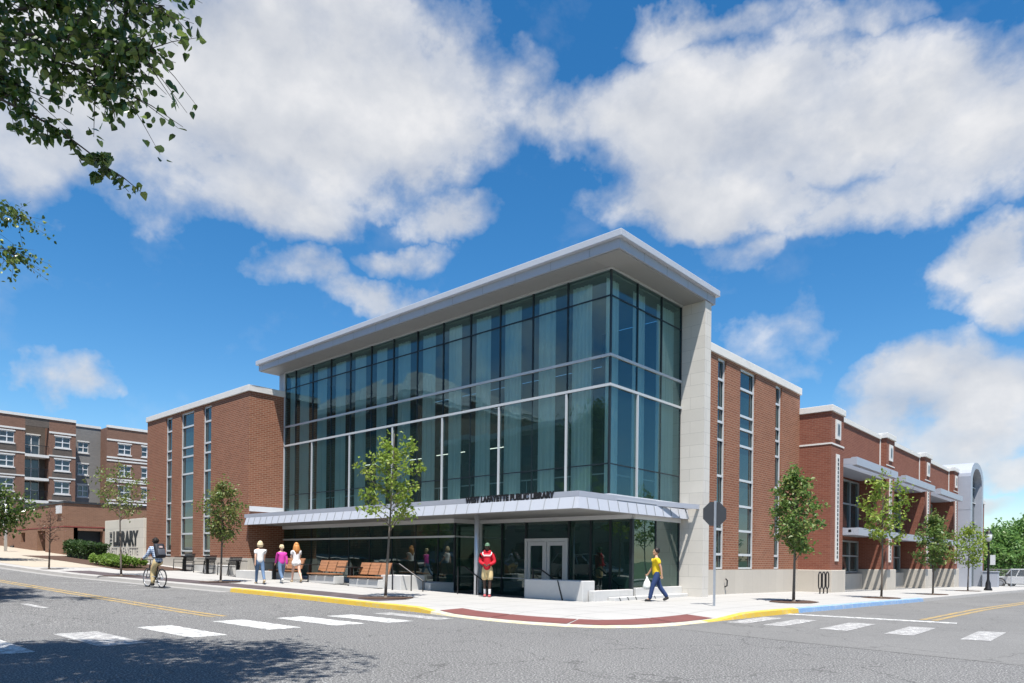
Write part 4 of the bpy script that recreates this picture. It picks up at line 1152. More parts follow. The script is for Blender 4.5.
for x, y, lb_ in ((-16.9,-2.85,'black post table before the first wooden bench behind the women'),(-14.45,-2.5,'black post table left of the middle wooden bench'),(-11.45,-2.35,'black post table left of the wooden bench by the steps'),
                  (-25.47,-3.4,'black post table beside the farthest left dark mesh seat'),(-22.71,-3.4,'black post table between the dark mesh seats'),(-19.42,-3.4,'black post table beside the dark mesh seat nearest the women')):
    post_table(x, y, lb_)
def mesh_seat(x, y, label):
    z = gz(x,y); e = empty('mesh_seat', (x,y,z), 0, label, 'seat', 'dark mesh seats before the left brick wing')
    b = MB()
    for i in range(9): b.box(-.62+i*.155,-.28,.43,-.62+i*.155+.05,.24,.45)
    for j in range(7): b.box(-.65,-.28+j*.08,.445,.65,-.25+j*.08,.455)
    b.build('seat', M['black'], e)
    b = MB()
    for j in range(7): b.box(-.65,.26+j*.018,.52+j*.06,.65,.275+j*.018,.565+j*.06)
    for i in range(9): b.path([(-.62+i*.155,.25,.48),(-.62+i*.155,.38,.96)], .012, 4)
    b.build('backrest', M['black'], e)
    for s in (-.6,.6):
        b = MB(); b.path([(s,-.3,.0),(s,-.28,.62),(s,.3,.62),(s,.2,.0)], .022, 6); b.build('side_frame', M['black'], e)
for x, lb_ in ((-26.35,'black mesh seat farthest left before the brick wing'),(-23.75,'black mesh seat in the middle of the row before the brick wing'),(-20.95,'black mesh seat nearest the wing corner and the walking women')):
    mesh_seat(x, -3.1, lb_)
b = MB(); b.box(-27.2,-2.75,.3,-21.7,-2.35,1.02); tag(b.build('seat_wall', M['conc_wall'], None, bevel=.02), 'low pale concrete wall behind the dark mesh seats', 'wall')
b = MB(); b.box(-18.9,-3.75,.2,-16.3,-3.3,.84); tag(b.build('seat_wall', M['conc_wall'], None, bevel=.02), 'low white concrete block wall behind the woman in jeans', 'wall')

# street furniture on the side street
def stop_sign(x, y):
    z = gz(x,y); e = empty('stop_sign', (x,y,z), 0, 'back of an octagonal stop sign on a steel post at the corner', 'road sign')
    b = MB(); b.box(-.03,-.022,-.1,.03,.022,3.22); b.build('post', M['galv'], e)
    head = math.atan2(-f_.y, -f_.x)      # its face looks up the side street, its back to us
    Rm = Matrix.Rotation(math.atan2(f_.y, f_.x)+R(6), 4, 'Z')
    oc = [(.40*math.cos(PI/8+k*PI/4), 2.82+.40*math.sin(PI/8+k*PI/4)) for k in range(8)]
    b = MB(); b.prism(oc, .03, .036, 'x'); b.xform(Rm); b.build('sign_plate', M['sign_back'], e)
    b = MB(); b.prism([(a*.97,2.82+(c-2.82)*.97) for a, c in oc], .0365, .039, 'x'); b.xform(Rm); b.build('sign_face', plain('red_sign_face', (.45,.02,.02), .4), e)
    b = MB()
    for zz in (2.55,3.08): b.tube((-.04,0,zz),(.04,0,zz),.012)
    b.xform(Rm); b.build('bolt', M['galv'], e)
stop_sign(3.74,.26)
def lamp_post(x, y):
    z = gz(x,y); e = empty('lamp_post', (x,y,z), 0, 'black cast lamp post with pale lantern near the side street trees', 'lamp post')
    b = MB(); b.lathe([(.0,0),(.24,0),(.24,.1),(.17,.2),(.15,.5),(.1,.62),(.075,.8),(.06,3.1),(.09,3.16),(.11,3.25),(0,3.25)], n=16); b.build('post', M['black'], e, True)
    b = MB(); b.lathe([(0,3.25),(.11,3.25),(.19,3.45),(.20,3.72),(.12,3.9),(0,3.92)], n=14); b.build('lantern', plain('milk_glass', (.72,.73,.72), .3), e, True)
    b = MB(); b.lathe([(.205,3.70),(.13,3.93),(.04,4.02),(.02,4.14),(0,4.15)], n=14); b.build('cap', M['black'], e, True)
    b = MB(); b.box(.10,-.02,1.7,.38,.02,2.35); b.build('small_plate', M['white_metal'], e)
lamp_post(5.68,35.82)
def bike_rack(x, y, label):
    z = gz(x,y); e = empty('bicycle_rack', (x,y,z), 0, label, 'bike rack', 'looped bicycle racks')
    for k in range(3):
        yy = -.5+k*.5
        b = MB(); pp = [(0,yy+.19*math.cos(a),.62+(.2 if math.sin(a) > 0 else -.2)+.19*math.sin(a)) for a in [2*PI*i/20 for i in range(21)]]
        b.path(pp, .03, 6); b.tube((0,yy,-.02),(0,yy,.25),.03); b.build('loop', M['black'], e)
bike_rack(2.35,14.2,'black three loop bicycle rack before the stone base by the first brick pier')

# distant fence and vehicles
def vehicle(name, label, loc, rz, body_mat, boxy=True, cat='car', L=4.4, W=1.8, H=1.8):
    e = empty(name, loc, rz, label, cat)
    zb = .38; zh = H*.60
    hood = L*.27 if boxy else L*.26
    prof = [(-L/2,zb+.1),(-L/2,zh-.02),(-L/2+.06,zh),(L/2-hood,zh),(L/2-.15,zh-(.06 if boxy else .16)),(L/2,zh-.22),(L/2,zb+.05),(L/2-.15,zb),(-L/2+.15,zb)]
    b = MB(); b.prism(prof, -W/2, W/2, 'y'); b.build('body', body_mat, e, bevel=.05)
    t0, t1 = (-L/2+.1, L/2-hood-.05); r0 = t0+(.12 if boxy else .35); r1 = t1-(.45 if boxy else .75)
    gw = W/2-.04; rw = W/2-(.12 if boxy else .22)
    b = MB()
    lo = [(t0,-gw,zh),(t1,-gw,zh),(t1,gw,zh),(t0,gw,zh)]; hi_ = [(r0,-rw,H-.06),(r1,-rw,H-.06),(r1,rw,H-.06),(r0,rw,H-.06)]
    for i in range(4): b.quad(lo[i],lo[(i+1)%4],hi_[(i+1)%4],hi_[i])
    b.build('window_glass', M['glass_pale'], e)
    b = MB(); b.box(r0-.05,-rw-.03,H-.06,r1+.05,rw+.03,H); rf = b.build('car_roof', body_mat, e, bevel=.025)
    b = MB()
    for i in range(4): b.path([lo[i],hi_[i]], .05, 6)
    for s in (-1,1):
        for q in (.36,.68): b.path([(t0+(t1-t0)*q,s*(gw+.005),zh),(r0+(r1-r0)*q,s*(rw+.005),H-.06)], .045, 6)
    b.build('pillar', body_mat, e)
    for sx in (-1,1):
        for s in (-1,1):
            cx, rr = sx*L*.31, .37
            b = MB(); b.torus((cx,s*(W/2-.1),rr), rr-.1, .11, 'y', 20, 8); wq = b.build('wheel', plain('tyre_rubber', (.02,.02,.02), .9) if 'tyre' not in M else M['tyre'], e, True)
            M.setdefault('tyre', wq.data.materials[0])
            b = MB(); b.tube((cx,s*(W/2-.16),rr),(cx,s*(W/2-.03),rr),.22,n=14); b.build('rim', M['alu'], wq)
            b = MB(); pp = [(cx+.50*math.cos(a), s*(W/2+.03), rr+.48*math.sin(a)) for a in [PI*i/10 for i in range(11)]]; b.path(pp, .06, 6); b.build('wheel_arch', M['black'] if boxy else body_mat, e)
    for s in (-1,1):
        b = MB(); b.ball((L/2-.02,s*(W/2-.28),zh-.33),(.06,.13,.10),10,6); b.build('headlight', M['white_metal'], e, True)
        b = MB(); b.box(-L/2-.03,s*(W/2-.2)-.07,zh-.4,-L/2+.02,s*(W/2-.2)+.07,zh-.1); b.build('tail_light', M['tail'] , e)
        b = MB(); b.box(t1-.25,s*(gw+.02),zh+.02,t1-.1,s*(gw+.2),zh+.18); b.build('mirror', M['black'], e)
    b = MB(); b.box(L/2-.05,-W/2+.1,zb,L/2+.12,W/2-.1,zb+.2); b.box(-L/2-.12,-W/2+.1,zb,-L/2+.05,W/2-.1,zb+.2); b.build('bumper', M['black'], e, bevel=.03)
    if boxy:
        b = MB(); b.torus((-L/2-.16,0,.95), .26, .1, 'x', 18, 8); b.build('spare_wheel', M['tyre'], e, True)
    return e
M['tail'] = plain('red_lens', (.35,.01,.01), .3)
M['carwhite'] = plain('white_car_paint', (.75,.76,.77), .25, 0, .03, 2, .6)
M['cargrey'] = plain('silver_car_paint', (.42,.44,.46), .28, .5, .03, 2, .6)
M['carblue'] = plain('blue_car_paint', (.03,.06,.16), .25, .1, .03, 2, .6)
vehicle('off_road_vehicle','boxy white off road vehicle parked beyond the fence at the far right',(4.6,62.0,zr(4.6,62)+.02),R(8)+PI/2+R(58),M['carwhite'],True)
vehicle('parked_suv','silver sport utility vehicle parked at the near kerb, seen mirrored in the entrance glass',(-14.4,-15.55,zr(-14.4,-15.6)),R(2),M['cargrey'],False,'car',4.6,1.85,1.7)
vehicle('parked_car','dark blue car parked farther along the near kerb, mirrored in the ground floor glass',(-24.5,-15.9,zr(-24.5,-15.9)),R(2),M['carblue'],False,'car',4.5,1.8,1.5)
def chain_fence():
    e = empty('chain_link_fence', (5.2,54,gz(5.2,54)), 0, 'low grey chain link fence before the parked white vehicle', 'fence')
    z = gz(5.2,54)
    m, t = mat('chain_link'); p = obj_co(t); s = t.n('ShaderNodeSeparateXYZ'); t.l(p, s.inputs[0])
    a = t.math('ADD', t.math('ADD', s.outputs[0], s.outputs[1]), s.outputs[2]); c = t.math('SUBTRACT', t.math('ADD', s.outputs[0], s.outputs[1]), s.outputs[2])
    f1 = t.math('LESS_THAN', t.math('FRACT', t.math('DIVIDE', a, .09)), .13); f2 = t.math('LESS_THAN', t.math('FRACT', t.math('DIVIDE', c, .09)), .13)
    tr = t.n('ShaderNodeBsdfTransparent'); pb = t.pbr((.36,.38,.39), .5, .4); mx = t.n('ShaderNodeMixShader'); t.l(t.math('MAXIMUM', f1, f2), mx.inputs[0]); t.l(tr.outputs[0], mx.inputs[1]); t.l(pb, mx.inputs[2]); t.surf(mx.outputs[0])
    pts = [(2.2,59.4),(3.4,56.5),(4.6,55.2),(6.1,55.6)]
    b = MB()
    for i in range(3):
        (xa,ya),(xc,yc) = pts[i],pts[i+1]; b.quad((xa-5.2,ya-54,0),(xc-5.2,yc-54,0),(xc-5.2,yc-54,1.5),(xa-5.2,ya-54,1.5))
    b.build('wire_mesh', m, e)
    for x, y in pts:
        b = MB(); b.tube((x-5.2,y-54,-.1),(x-5.2,y-54,1.58),.035); b.build('fence_post', M['galv'], e)
    b = MB(); b.path([(x-5.2,y-54,1.52) for x, y in pts], .025, 6); b.build('top_rail', M['galv'], e)
chain_fence()
b = MB(); b.box(2.9,52.4,-.6,4.0,53.2,.9); b.box(2.85,52.35,.9,4.05,53.25,.98); tag(b.build('utility_cabinet', M['alu_lav'], None, bevel=.02), 'grey utility cabinet at the foot of the brick annex', 'cabinet')

# ------------------------------------------------------------------ buildings to the left
SB = empty('brick_office', (-46.06,-3.58,1.2), 0, 'low brown brick building with a red band left of the sign wall', 'building')
def sbm(b, name, m, par=None, **k):
    o = b.build(name, m, None, **k); o.parent = par or SB
    if par is None: o.matrix_parent_inverse = Matrix.Translation(-SB.location)
    return o
X0, Y0 = -46.06, -3.58
b = MB()
b.box(-76,Y0,3.60,X0,16,5.30)                       # upper band
b.box(-76,Y0+.9,.5,X0-.9,16,3.5)
for x0, x1 in ((-76,-57.9),(-56.55,-52.95),(-50.75,X0),): b.box(x0,Y0,.5,x1,Y0+.9,3.5)
b.box(-57.9,Y0,.5,-56.55,Y0+.9,2.5); b.box(-57.9,Y0,3.3,-56.55,Y0+.9,3.5); b.box(-52.95,Y0,3.36,-50.75,Y0+.9,3.5)
b.box(X0-.9,Y0+.9,.5,X0,-2.95,3.5); b.box(X0-.9,-.95,.5,X0,-.2,3.5); b.box(X0-.9,1.2,.5,X0,16,3.5); b.box(X0-.9,-2.95,3.3,X0,1.2,3.5)
sbm(b, 'brick_wall', M['brick_tan'])
b = MB(); b.box(-76,Y0-.015,3.53,X0+.015,16,3.60); sbm(b, 'red_band', plain('red_trim', (.24,.05,.04), .6))
b = MB(); b.box(-76,Y0-.06,5.30,X0+.06,16.1,5.46); sbm(b, 'coping', M['sign_back'])
for x0, x1, z0, z1 in ((-57.9,-56.55,2.5,3.3),(-52.95,-50.75,.9,3.36)):
    b = MB(); b.quad((x0,Y0+.55,z0),(x1,Y0+.55,z0),(x1,Y0+.55,z1),(x0,Y0+.55,z1)); sbm(b, 'window', M['glass_sky'])
b = MB(); b.quad((X0-.6,-2.95,.9),(X0-.6,1.2,.9),(X0-.6,1.2,3.3),(X0-.6,-2.95,3.3)); wd_ = sbm(b, 'door', M['frame_dk'])
b = MB(); b.box(X0-.58,-2.0,1.75,X0-.57,-1.45,2.25); sbm(b, 'door_notice', M['white_metal'], wd_)
b = MB(); b.box(-47.55,Y0-.16,4.55,-46.6,Y0-.002,5.15); sbm(b, 'light_box', M['white_metal'])
b = MB(); b.box(-61.0,Y0-.1,1.5,-60.0,Y0-.002,2.2); sbm(b, 'meter_box', M['frame_dk'])
b = MB(); b.box(-62,3,5.46,-58.5,7,6.3); b.box(-55,4,5.46,-53.2,6.2,6.0); sbm(b, 'roof_unit', M['white_metal'], bevel=.05)
# pole with a white box before it
e = empty('utility_pole', (-50.6,-6.2,gz(-50.6,-6.2)), 0, 'thin white pole with a box before the brown brick wall', 'pole')
b = MB(); b.tube((0,0,-.1),(0,0,3.9),.11,.09,10); b.build('pole', M['white_metal'], e, True)
b = MB(); b.box(-.2,-.18,1.95,.2,.18,2.7); b.build('box', M['white_metal'], e, bevel=.02)

AX = -80.37
AP = empty('apartment_block', (AX,0,2), 0, 'five storey brick apartment block with balconies behind the brown brick building', 'building')
def apm(b, name, m, par=None, **k):
    o = b.build(name, m, None, **k); o.parent = par or AP
    if par is None: o.matrix_parent_inverse = Matrix.Translation(-AP.location)
    return o
ZT = [15.16,12.50,9.95,7.3,4.7]; ZB = [13.88,11.20,8.52,5.95,3.3]
def afront(x, y0, y1, holes, m, z0=1.5, z1=17.0, th=.4):
    """front wall facing +x with rectangular holes (ya, yb, za, zb)"""
    b = MB(); ys = sorted({y0,y1}|{h[0] for h in holes}|{h[1] for h in holes}); zs = sorted({z0,z1}|{h[2] for h in holes}|{h[3] for h in holes})
    for i in range(len(ys)-1):
        for k in range(len(zs)-1):
            yc, zc = (ys[i]+ys[i+1])/2, (zs[k]+zs[k+1])/2
            if any(h[0]<yc<h[1] and h[2]<zc<h[3] for h in holes): continue
            b.quad((x,ys[i],zs[k]),(x,ys[i+1],zs[k]),(x,ys[i+1],zs[k+1]),(x,ys[i],zs[k+1]))
    for h in holes:
        ya,yb,za,zb = h
        b.quad((x,ya,za),(x-th,ya,za),(x-th,ya,zb),(x,ya,zb)); b.quad((x,yb,za),(x,yb,zb),(x-th,yb,zb),(x-th,yb,za)); b.quad((x,ya,zb),(x-th,ya,zb),(x-th,yb,zb),(x,yb,zb)); b.quad((x,ya,za),(x,yb,za),(x-th,yb,za),(x-th,ya,za))
    return apm(b, 'brick_front', m)
def awin(x, ya, yb, za, zb):
    b = MB(); b.quad((x-.15,ya,za),(x-.15,yb,za),(x-.15,yb,zb),(x-.15,ya,zb)); w_ = apm(b, 'window', M['glass_pale'])
    f = MB(); n = 2
    for q in [ya+(yb-ya)*k/n for k in range(n+1)]: f.box(x-.14,q-.05,za,x-.06,q+.05,zb)
    for q in (za+.05,(za+zb)/2,zb-.05): f.box(x-.14,ya,q-.05,x-.065,yb,q+.05)
    apm(f, 'window_frame', M['white_metal'], w_)
    f = MB(); f.box(x+.003,ya-.1,za-.14,x+.08,yb+.1,za-.002); f.box(x+.003,ya-.1,zb+.002,x+.05,yb+.1,zb+.14); apm(f, 'window_sill', M['coping'], w_)
W1 = [(-5.6,-4.3),(-3.0,-1.7),(-.55,.79)]; W2 = [(4.75,6.28)]; W3 = [(11.5,12.93),(14.2,15.5),(17.2,18.6)]
hz = lambda ws: [(a,c,zb,zt) for a, c in ws for zt, zb in zip(ZT,ZB)]
afront(AX, -12, 1.82, hz(W1), M['brick_apt']); afront(AX, 4.15, 6.87, hz(W2), M['brick_apt']); afront(AX, 10.2, 22, hz(W3), M['brick_apt'])
afront(AX-2.2, 6.87, 10.2, [(7.75,8.85,zb,zt) for zt, zb in zip(ZT,ZB)], M['brick_grey'])
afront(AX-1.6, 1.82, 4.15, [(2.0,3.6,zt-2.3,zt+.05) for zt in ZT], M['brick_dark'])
for ws in (W1, W2, W3):
    for a, c in ws:
        for zt, zb in zip(ZT,ZB): awin(AX, a, c, zb, zt)
for zt, zb in zip(ZT,ZB): awin(AX-2.2, 7.75, 8.85, zb, zt); awin(AX-1.6, 2.0, 3.6, zt-2.3, zt+.05)
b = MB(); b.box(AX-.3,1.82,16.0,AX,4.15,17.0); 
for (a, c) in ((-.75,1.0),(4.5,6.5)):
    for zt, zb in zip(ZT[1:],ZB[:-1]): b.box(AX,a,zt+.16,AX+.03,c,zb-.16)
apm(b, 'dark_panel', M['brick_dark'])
for zt in ZT:
    b = MB(); b.box(AX-1.6,1.82,zt-2.62,AX+.1,4.15,zt-2.32); ba = apm(b, 'balcony', M['coping'])
    b = MB(); b.box(AX+.02,1.85,zt-1.32,AX+.06,4.12,zt-1.27)
    for k in range(16): b.box(AX+.025,1.9+k*.145,zt-2.32,AX+.045,1.92+k*.145,zt-1.32)
    apm(b, 'balcony_railing', M['black'], ba)
b = MB(); b.quad((AX,6.87,1.5),(AX-2.2,6.87,1.5),(AX-2.2,6.87,17),(AX,6.87,17)); b.quad((AX,10.2,1.5),(AX-2.2,10.2,1.5),(AX-2.2,10.2,17),(AX,10.2,17)); b.quad((AX,1.82,1.5),(AX-1.6,1.82,1.5),(AX-1.6,1.82,17),(AX,1.82,17)); b.quad((AX,4.15,1.5),(AX-1.6,4.15,1.5),(AX-1.6,4.15,17),(AX,4.15,17))
b.quad((AX,-12,1.5),(AX-18,-12,1.5),(AX-18,-12,17),(AX,-12,17)); b.quad((AX,22,1.5),(AX-18,22,1.5),(AX-18,22,17),(AX,22,17))
apm(b, 'side_wall', M['brick_apt'])
b = MB(); b.box(AX-18,-12,16.6,AX-2.25,22,16.9); b.box(AX-2.25,-12,16.6,AX-.02,1.8,16.9); b.box(AX-2.25,4.17,16.6,AX-.02,6.85,16.9); b.box(AX-2.25,10.22,16.6,AX-.02,22,16.9); apm(b, 'roof_deck', M['roofing'])
b = MB()
for a, c, xx in ((-12.05,1.82,AX),(4.15,6.87,AX),(10.2,22.05,AX),(1.82,4.15,AX),(6.87,10.2,AX-2.2)): b.box(xx-.3,a,17.0,xx+.08,c,17.3)
for a, c in ((-12,1.82),(4.15,6.87),(10.2,22)):
    b.box(AX+.002,a,15.45,AX+.05,c,15.65)
    if a == 10.2:
        for zt in ZT: b.box(AX+.002,a,zt-1.85,AX+.05,c,zt-1.65); b.box(AX+.002,a,zt+.45,AX+.052,c,zt+.62) if zt < 15 else None
    else:
        for zt in ZT[1:]: b.box(AX+.002,a,zt+.3,AX+.045,c,zt+.45)
apm(b, 'stone_band', M['coping'])

# buildings across the street behind the camera; they show only as mirror images in the glass
def plainblock(name, label, x0, x1, y0, y1, h, m, rows, cols, hip=0, face='N'):
    z0 = zr((x0+x1)/2,y1); e = empty(name, ((x0+x1)/2,y1,z0), 0, label, 'building')
    off_ = Matrix.Translation(-e.location)
    def put(b, n, mm): o = b.build(n, mm, None); o.parent = e; o.matrix_parent_inverse = off_; return o
    b = MB(); b.box(x0,y0,-1,x1,y1,h); put(b, 'brick_wall', m)
    b = MB(); b.box(x0-.3,y0-.3,h,x1+.3,y1+.3,h+.5); put(b, 'cornice', M['coping'])
    if hip:
        b = MB(); xm, ym = min((y1-y0)/2,(x1-x0)/2), (y0+y1)/2; A = [(x0-.4,y0-.4,h+.5),(x1+.4,y0-.4,h+.5),(x1+.4,y1+.4,h+.5),(x0-.4,y1+.4,h+.5)]; r1, r2 = (x0+xm,ym,h+hip), (x1-xm,ym,h+hip)
        b.quad(A[0],A[1],r2,r1); b.quad(A[2],A[3],r1,r2); b.poly([A[1],A[2],r2]); b.poly([A[3],A[0],r1]); put(b, 'hip_roof', M['roofing'])
    for i in range(cols):
        for j in range(rows):
            if face == 'N':
                xa = x0+(x1-x0)*(i+.25)/cols; xc = x0+(x1-x0)*(i+.75)/cols; za = z0+.9+(h-z0-1)*j/rows; zc = za+(h-z0)/rows*.55
                b = MB(); b.box(xa,y1+.002,za,xc,y1+.03,zc)
            else:
                xa = y0+(y1-y0)*(i+.25)/cols; xc = y0+(y1-y0)*(i+.75)/cols; za = z0+.9+(h-z0-1)*j/rows; zc = za+(h-z0)/rows*.55
                b = MB(); b.box(x0-.03,xa,za,x0-.002,xc,zc)
            put(b, 'window', M['glass_pale'])
    return e
plainblock('opposite_building','tall brick building across the street, mirrored in the long glass front',-66,-40,-44,-25,17.5,M['brick_apt'],5,9,6)
plainblock('opposite_building','lower grey brick building across the street, mirrored in the right half of the glass front',-37,-10,-44,-26,12.5,M['brick_grey'],4,9,0)
plainblock('opposite_building','two storey brick shop across the side street, mirrored in the corner glass',30,46,6,34,8.0,M['brick_tan'],2,8,0,'W')

# ------------------------------------------------------------------ people
def skin_geo(verts, edges, radii, levels=2):
    me = bpy.data.meshes.new('tmp'); me.from_pydata([tuple(v) for v in verts], edges, []); me.update()
    o = bpy.data.objects.new('tmp', me); col.objects.link(o)
    o.modifiers.new('s', 'SKIN'); su = o.modifiers.new('d', 'SUBSURF'); su.levels = levels; su.render_levels = levels
    lay = me.skin_vertices[0].data
    for i, r_2 in enumerate(radii): lay[i].radius = r_2 if hasattr(r_2, '__len__') else (r_2, r_2); lay[i].use_root = (i == 0)
    bpy.context.view_layer.update()
    m2 = bpy.data.meshes.new_from_object(o.evaluated_get(bpy.context.evaluated_depsgraph_get()))
    vs_ = [v.co.copy() for v in m2.vertices]; fs = [tuple(p.vertices) for p in m2.polygons]
    bpy.data.objects.remove(o); bpy.data.meshes.remove(me); bpy.data.meshes.remove(m2)
    return vs_, fs
def addgeo(b, geo):
    n = len(b.v); b.v += [tuple(v) for v in geo[0]]; b.f += [tuple(n+i for i in f) for f in geo[1]]; b.m += [b.mi]*len(geo[1])

SK = {}
def skin_m(c):
    if c not in SK: SK[c] = plain('skin_tone', c, .55, 0, .08, 8)
    return SK[c]
EYE = plain('eye', (.02,.015,.012), .3); LIP = plain('lips', (.30,.11,.09), .5)

def person(label, loc, face, H, pose, skin, hair, outfit, group=None):
    """built facing +x, then turned to the heading"""
    s = H/1.75; z0 = loc[2]
    e = empty('person', loc, math.atan2(face[1], face[0]), label, 'person', group)
    V = Vector
    def dirn(a): return V((math.sin(a),0,-math.cos(a)))          # a: forward from straight down
    hL, hR = R(pose['hip'][0]), R(pose['hip'][1]); kL, kR = R(pose['knee'][0]), R(pose['knee'][1])
    lean = R(pose.get('lean', 3)); TL, SL = .44, .42
    legs = {}
    for nm, y, h_, k_ in (('L',.09,hL,kL),('R',-.09,hR,kR)):
        kn = dirn(h_)*TL; an = kn+dirn(h_-k_)*SL; legs[nm] = (y, kn, an, h_-k_)
    if 'pelvis' in pose: pz_ = pose['pelvis']
    else: pz_ = max(-legs[n][2].z for n in legs)+.075
    P = V((pose.get('px',0),0,pz_))
    up = V((math.sin(lean),0,math.cos(lean)))
    waist, chest, nb = P+up*.15, P+up*.36, P+up*.52
    hd_t = R(pose.get('head', 0)); hup = (up+V((math.sin(hd_t),0,0))).normalized()
    neck = nb+hup*.07; head = nb+hup*.195
    J = {'P':P,'waist':waist,'chest':chest,'nb':nb,'neck':neck}
    verts = [P, waist, chest, nb, neck, head]; edges = [(0,1),(1,2),(2,3),(3,4),(4,5)]
    rad = [(.12,.095),(.11,.09),(.122,.09),(.066,.06),(.05,.05),(.06,.065)]
    side = V((0,1,0)); arms = {}
    for nm, sg_ in (('L',1),('R',-1)):
        sh, elb, outw, inn = pose['arm'][nm]
        sp_ = nb-up*.045+side*sg_*.165
        d1 = (dirn(R(sh)) + side*sg_*math.tan(R(outw))).normalized(); el_ = sp_+d1*.29
        d2 = (dirn(R(sh+elb)) + side*sg_*math.tan(R(inn))).normalized(); wr = el_+d2*.25
        if 'hand' in pose and nm in pose['hand']:
            wr = V(pose['hand'][nm]); mid = (sp_+wr)/2; L_ = (wr-sp_).length; hgt = math.sqrt(max(.0004, .275**2-(L_/2)**2)); bend = V((-.25,sg_*.35,-1)); ax = (wr-sp_).normalized(); bend = (bend-ax*bend.dot(ax)).normalized(); el_ = mid+bend*hgt; d2 = (wr-el_).normalized()
        palm = wr+d2*.075; arms[nm] = (sp_, el_, wr, palm, d2)
        i = len(verts); verts += [sp_, el_, wr, palm]; edges += [(3,i),(i,i+1),(i+1,i+2),(i+2,i+3)]; rad += [.048,.040,.027,(.022,.036)]
    for nm in ('L','R'):
        y, kn, an, sa_ = legs[nm]; hp = P+V((0,y,-.02)); k0 = P+V((0,y,0))+kn; a0 = P+V((0,y*.9,0))+an
        fa = sa_+PI/2-R(pose.get('toe', {'L':0,'R':0})[nm]); 
        toe = a0+V((.15,0,-.045)) if nm not in pose.get('toeup', {}) else a0+V((math.cos(R(pose['toeup'][nm]))*.15,0,-.03-math.sin(R(pose['toeup'][nm]))*.15))
        heel = a0+V((-.05,0,-.035))
        i = len(verts); verts += [hp, k0, a0, toe]; edges += [(0,i),(i,i+1),(i+1,i+2),(i+2,i+3)]; rad += [.088,.057,.037,(.032,.04)]
        legs[nm] = (hp,k0,a0,toe)
    b = MB()
    addgeo(b, skin_geo([v*s for v in verts], edges, [tuple(q*s for q in (r_2 if hasattr(r_2,'__len__') else (r_2,r_2))) for r_2 in rad]))
    yaw = Matrix.Rotation(R(pose.get('turn', 0)), 3, 'Z')
    hc = head*s
    b.ball(hc, (.095*s,.076*s,.118*s), 16, 12, yaw)
    def hp_(x, y, z): return hc+yaw@V((x*s,y*s,z*s))
    b.ball(hp_(.075,0,-.075), (.03*s,.04*s,.035*s), 8, 6, yaw)        # chin
    b.path([hp_(.088,0,.02), hp_(.112,0,-.022), hp_(.09,0,-.03)], [.010*s,.016*s,.010*s], 6)
    for y in (-1,1): b.ball(hp_(-.005,y*.077,-.005), (.02*s,.01*s,.032*s), 8, 6, yaw)
    for nm, sg_ in (('L',1),('R',-1)):                                   # five unequal, bent fingers a hand
        sp_, el_, wr, palm, d2 = arms[nm]; acr = V((1,0,0))-d2*d2.x; acr = acr.normalized() if acr.length > .2 else V((0,0,1)); nrm = d2.cross(acr)*(-sg_)
        curl = pose.get('curl', .4)
        for j, (off_, L_) in enumerate(((.027,.066),(.009,.075),(-.009,.070),(-.026,.055))):
            q0 = palm-d2*.01+acr*off_; q1 = q0+d2*L_*.55+nrm*L_*.15*curl; q2 = q1+d2*L_*.45*(1-curl*.5)+nrm*L_*.5*curl
            b.path([q0*s,q1*s,q2*s], [.0085*s,.008*s,.006*s], 6)
        q0 = wr+d2*.03+acr*.02; q1 = q0+d2*.03+acr*.03+nrm*.01; q2 = q1+d2*.028+acr*.006+nrm*.012
        b.path([q0*s,q1*s,q2*s], [.011*s,.010*s,.007*s], 6)
    b.mi = 1
    for y in (-1,1): b.ball(hp_(.083,y*.030,.012), (.012*s,.015*s,.009*s), 8, 6, yaw)
    b.mi = 2; b.ball(hp_(.090,0,-.052), (.008*s,.024*s,.007*s), 8, 5, yaw)
    b.build('body', [skin_m(skin), EYE, LIP], e, True)
    # clothes follow the body
    def cloth(name, m, vs_, ed, rd, lv=2):
        bb = MB(); addgeo(bb, skin_geo([v*s for v in vs_], ed, [tuple(q*s for q in (r_2 if hasattr(r_2,'__len__') else (r_2,r_2))) for r_2 in rd], lv)); return bb.build(name, m, e, True)
    o_ = outfit
    vs_ = [P+up*o_.get('hem',-.09), waist, chest, nb+up*.005]; ed = [(0,1),(1,2),(2,3)]; ex_ = o_.get('loose', .0)
    rd = [(.158+ex_,.140+ex_),(.142+ex_,.125+ex_),(.168+ex_*.6,.140+ex_*.6),(.112,.10)]
    for nm in ('L','R'):
        sp_, el_, wr, palm, d2 = arms[nm]; i = len(vs_)
        if o_['sleeve'] == 'long': vs_ += [sp_, el_, wr-d2*.01]; ed += [(3,i),(i,i+1),(i+1,i+2)]; rd += [.084+ex_*.5,.056+ex_*.5,.040+ex_*.4]
        else: vs_ += [sp_, sp_.lerp(el_,.62)]; ed += [(3,i),(i,i+1)]; rd += [.084+ex_*.4,.062+ex_*.5]
    top = cloth(o_['top_name'], o_['top'], vs_, ed, rd)
    vs_ = [P+up*.15, P-up*.015]; ed = [(0,1)]; rd = [(.122,.10),(.132,.108)]
    ll = o_['leg']
    for nm in ('L','R'):
        hp, k0, a0, toe = legs[nm]; i = len(vs_); lo = o_.get('wide', 0)
        if ll == 'long': vs_ += [hp-V((0,0,.03)), k0, a0-V((0,0,.02))]; ed += [(1,i),(i,i+1),(i+1,i+2)]; rd += [.098+lo,.068+lo,.054+lo]
        elif ll == 'knee': vs_ += [hp-V((0,0,.03)), hp.lerp(k0,.93)]; ed += [(1,i),(i,i+1)]; rd += [.102+lo,.09+lo]
        else: vs_ += [hp-V((0,0,.03)), hp.lerp(k0,.36)]; ed += [(1,i),(i,i+1)]; rd += [.100+lo,.105+lo]
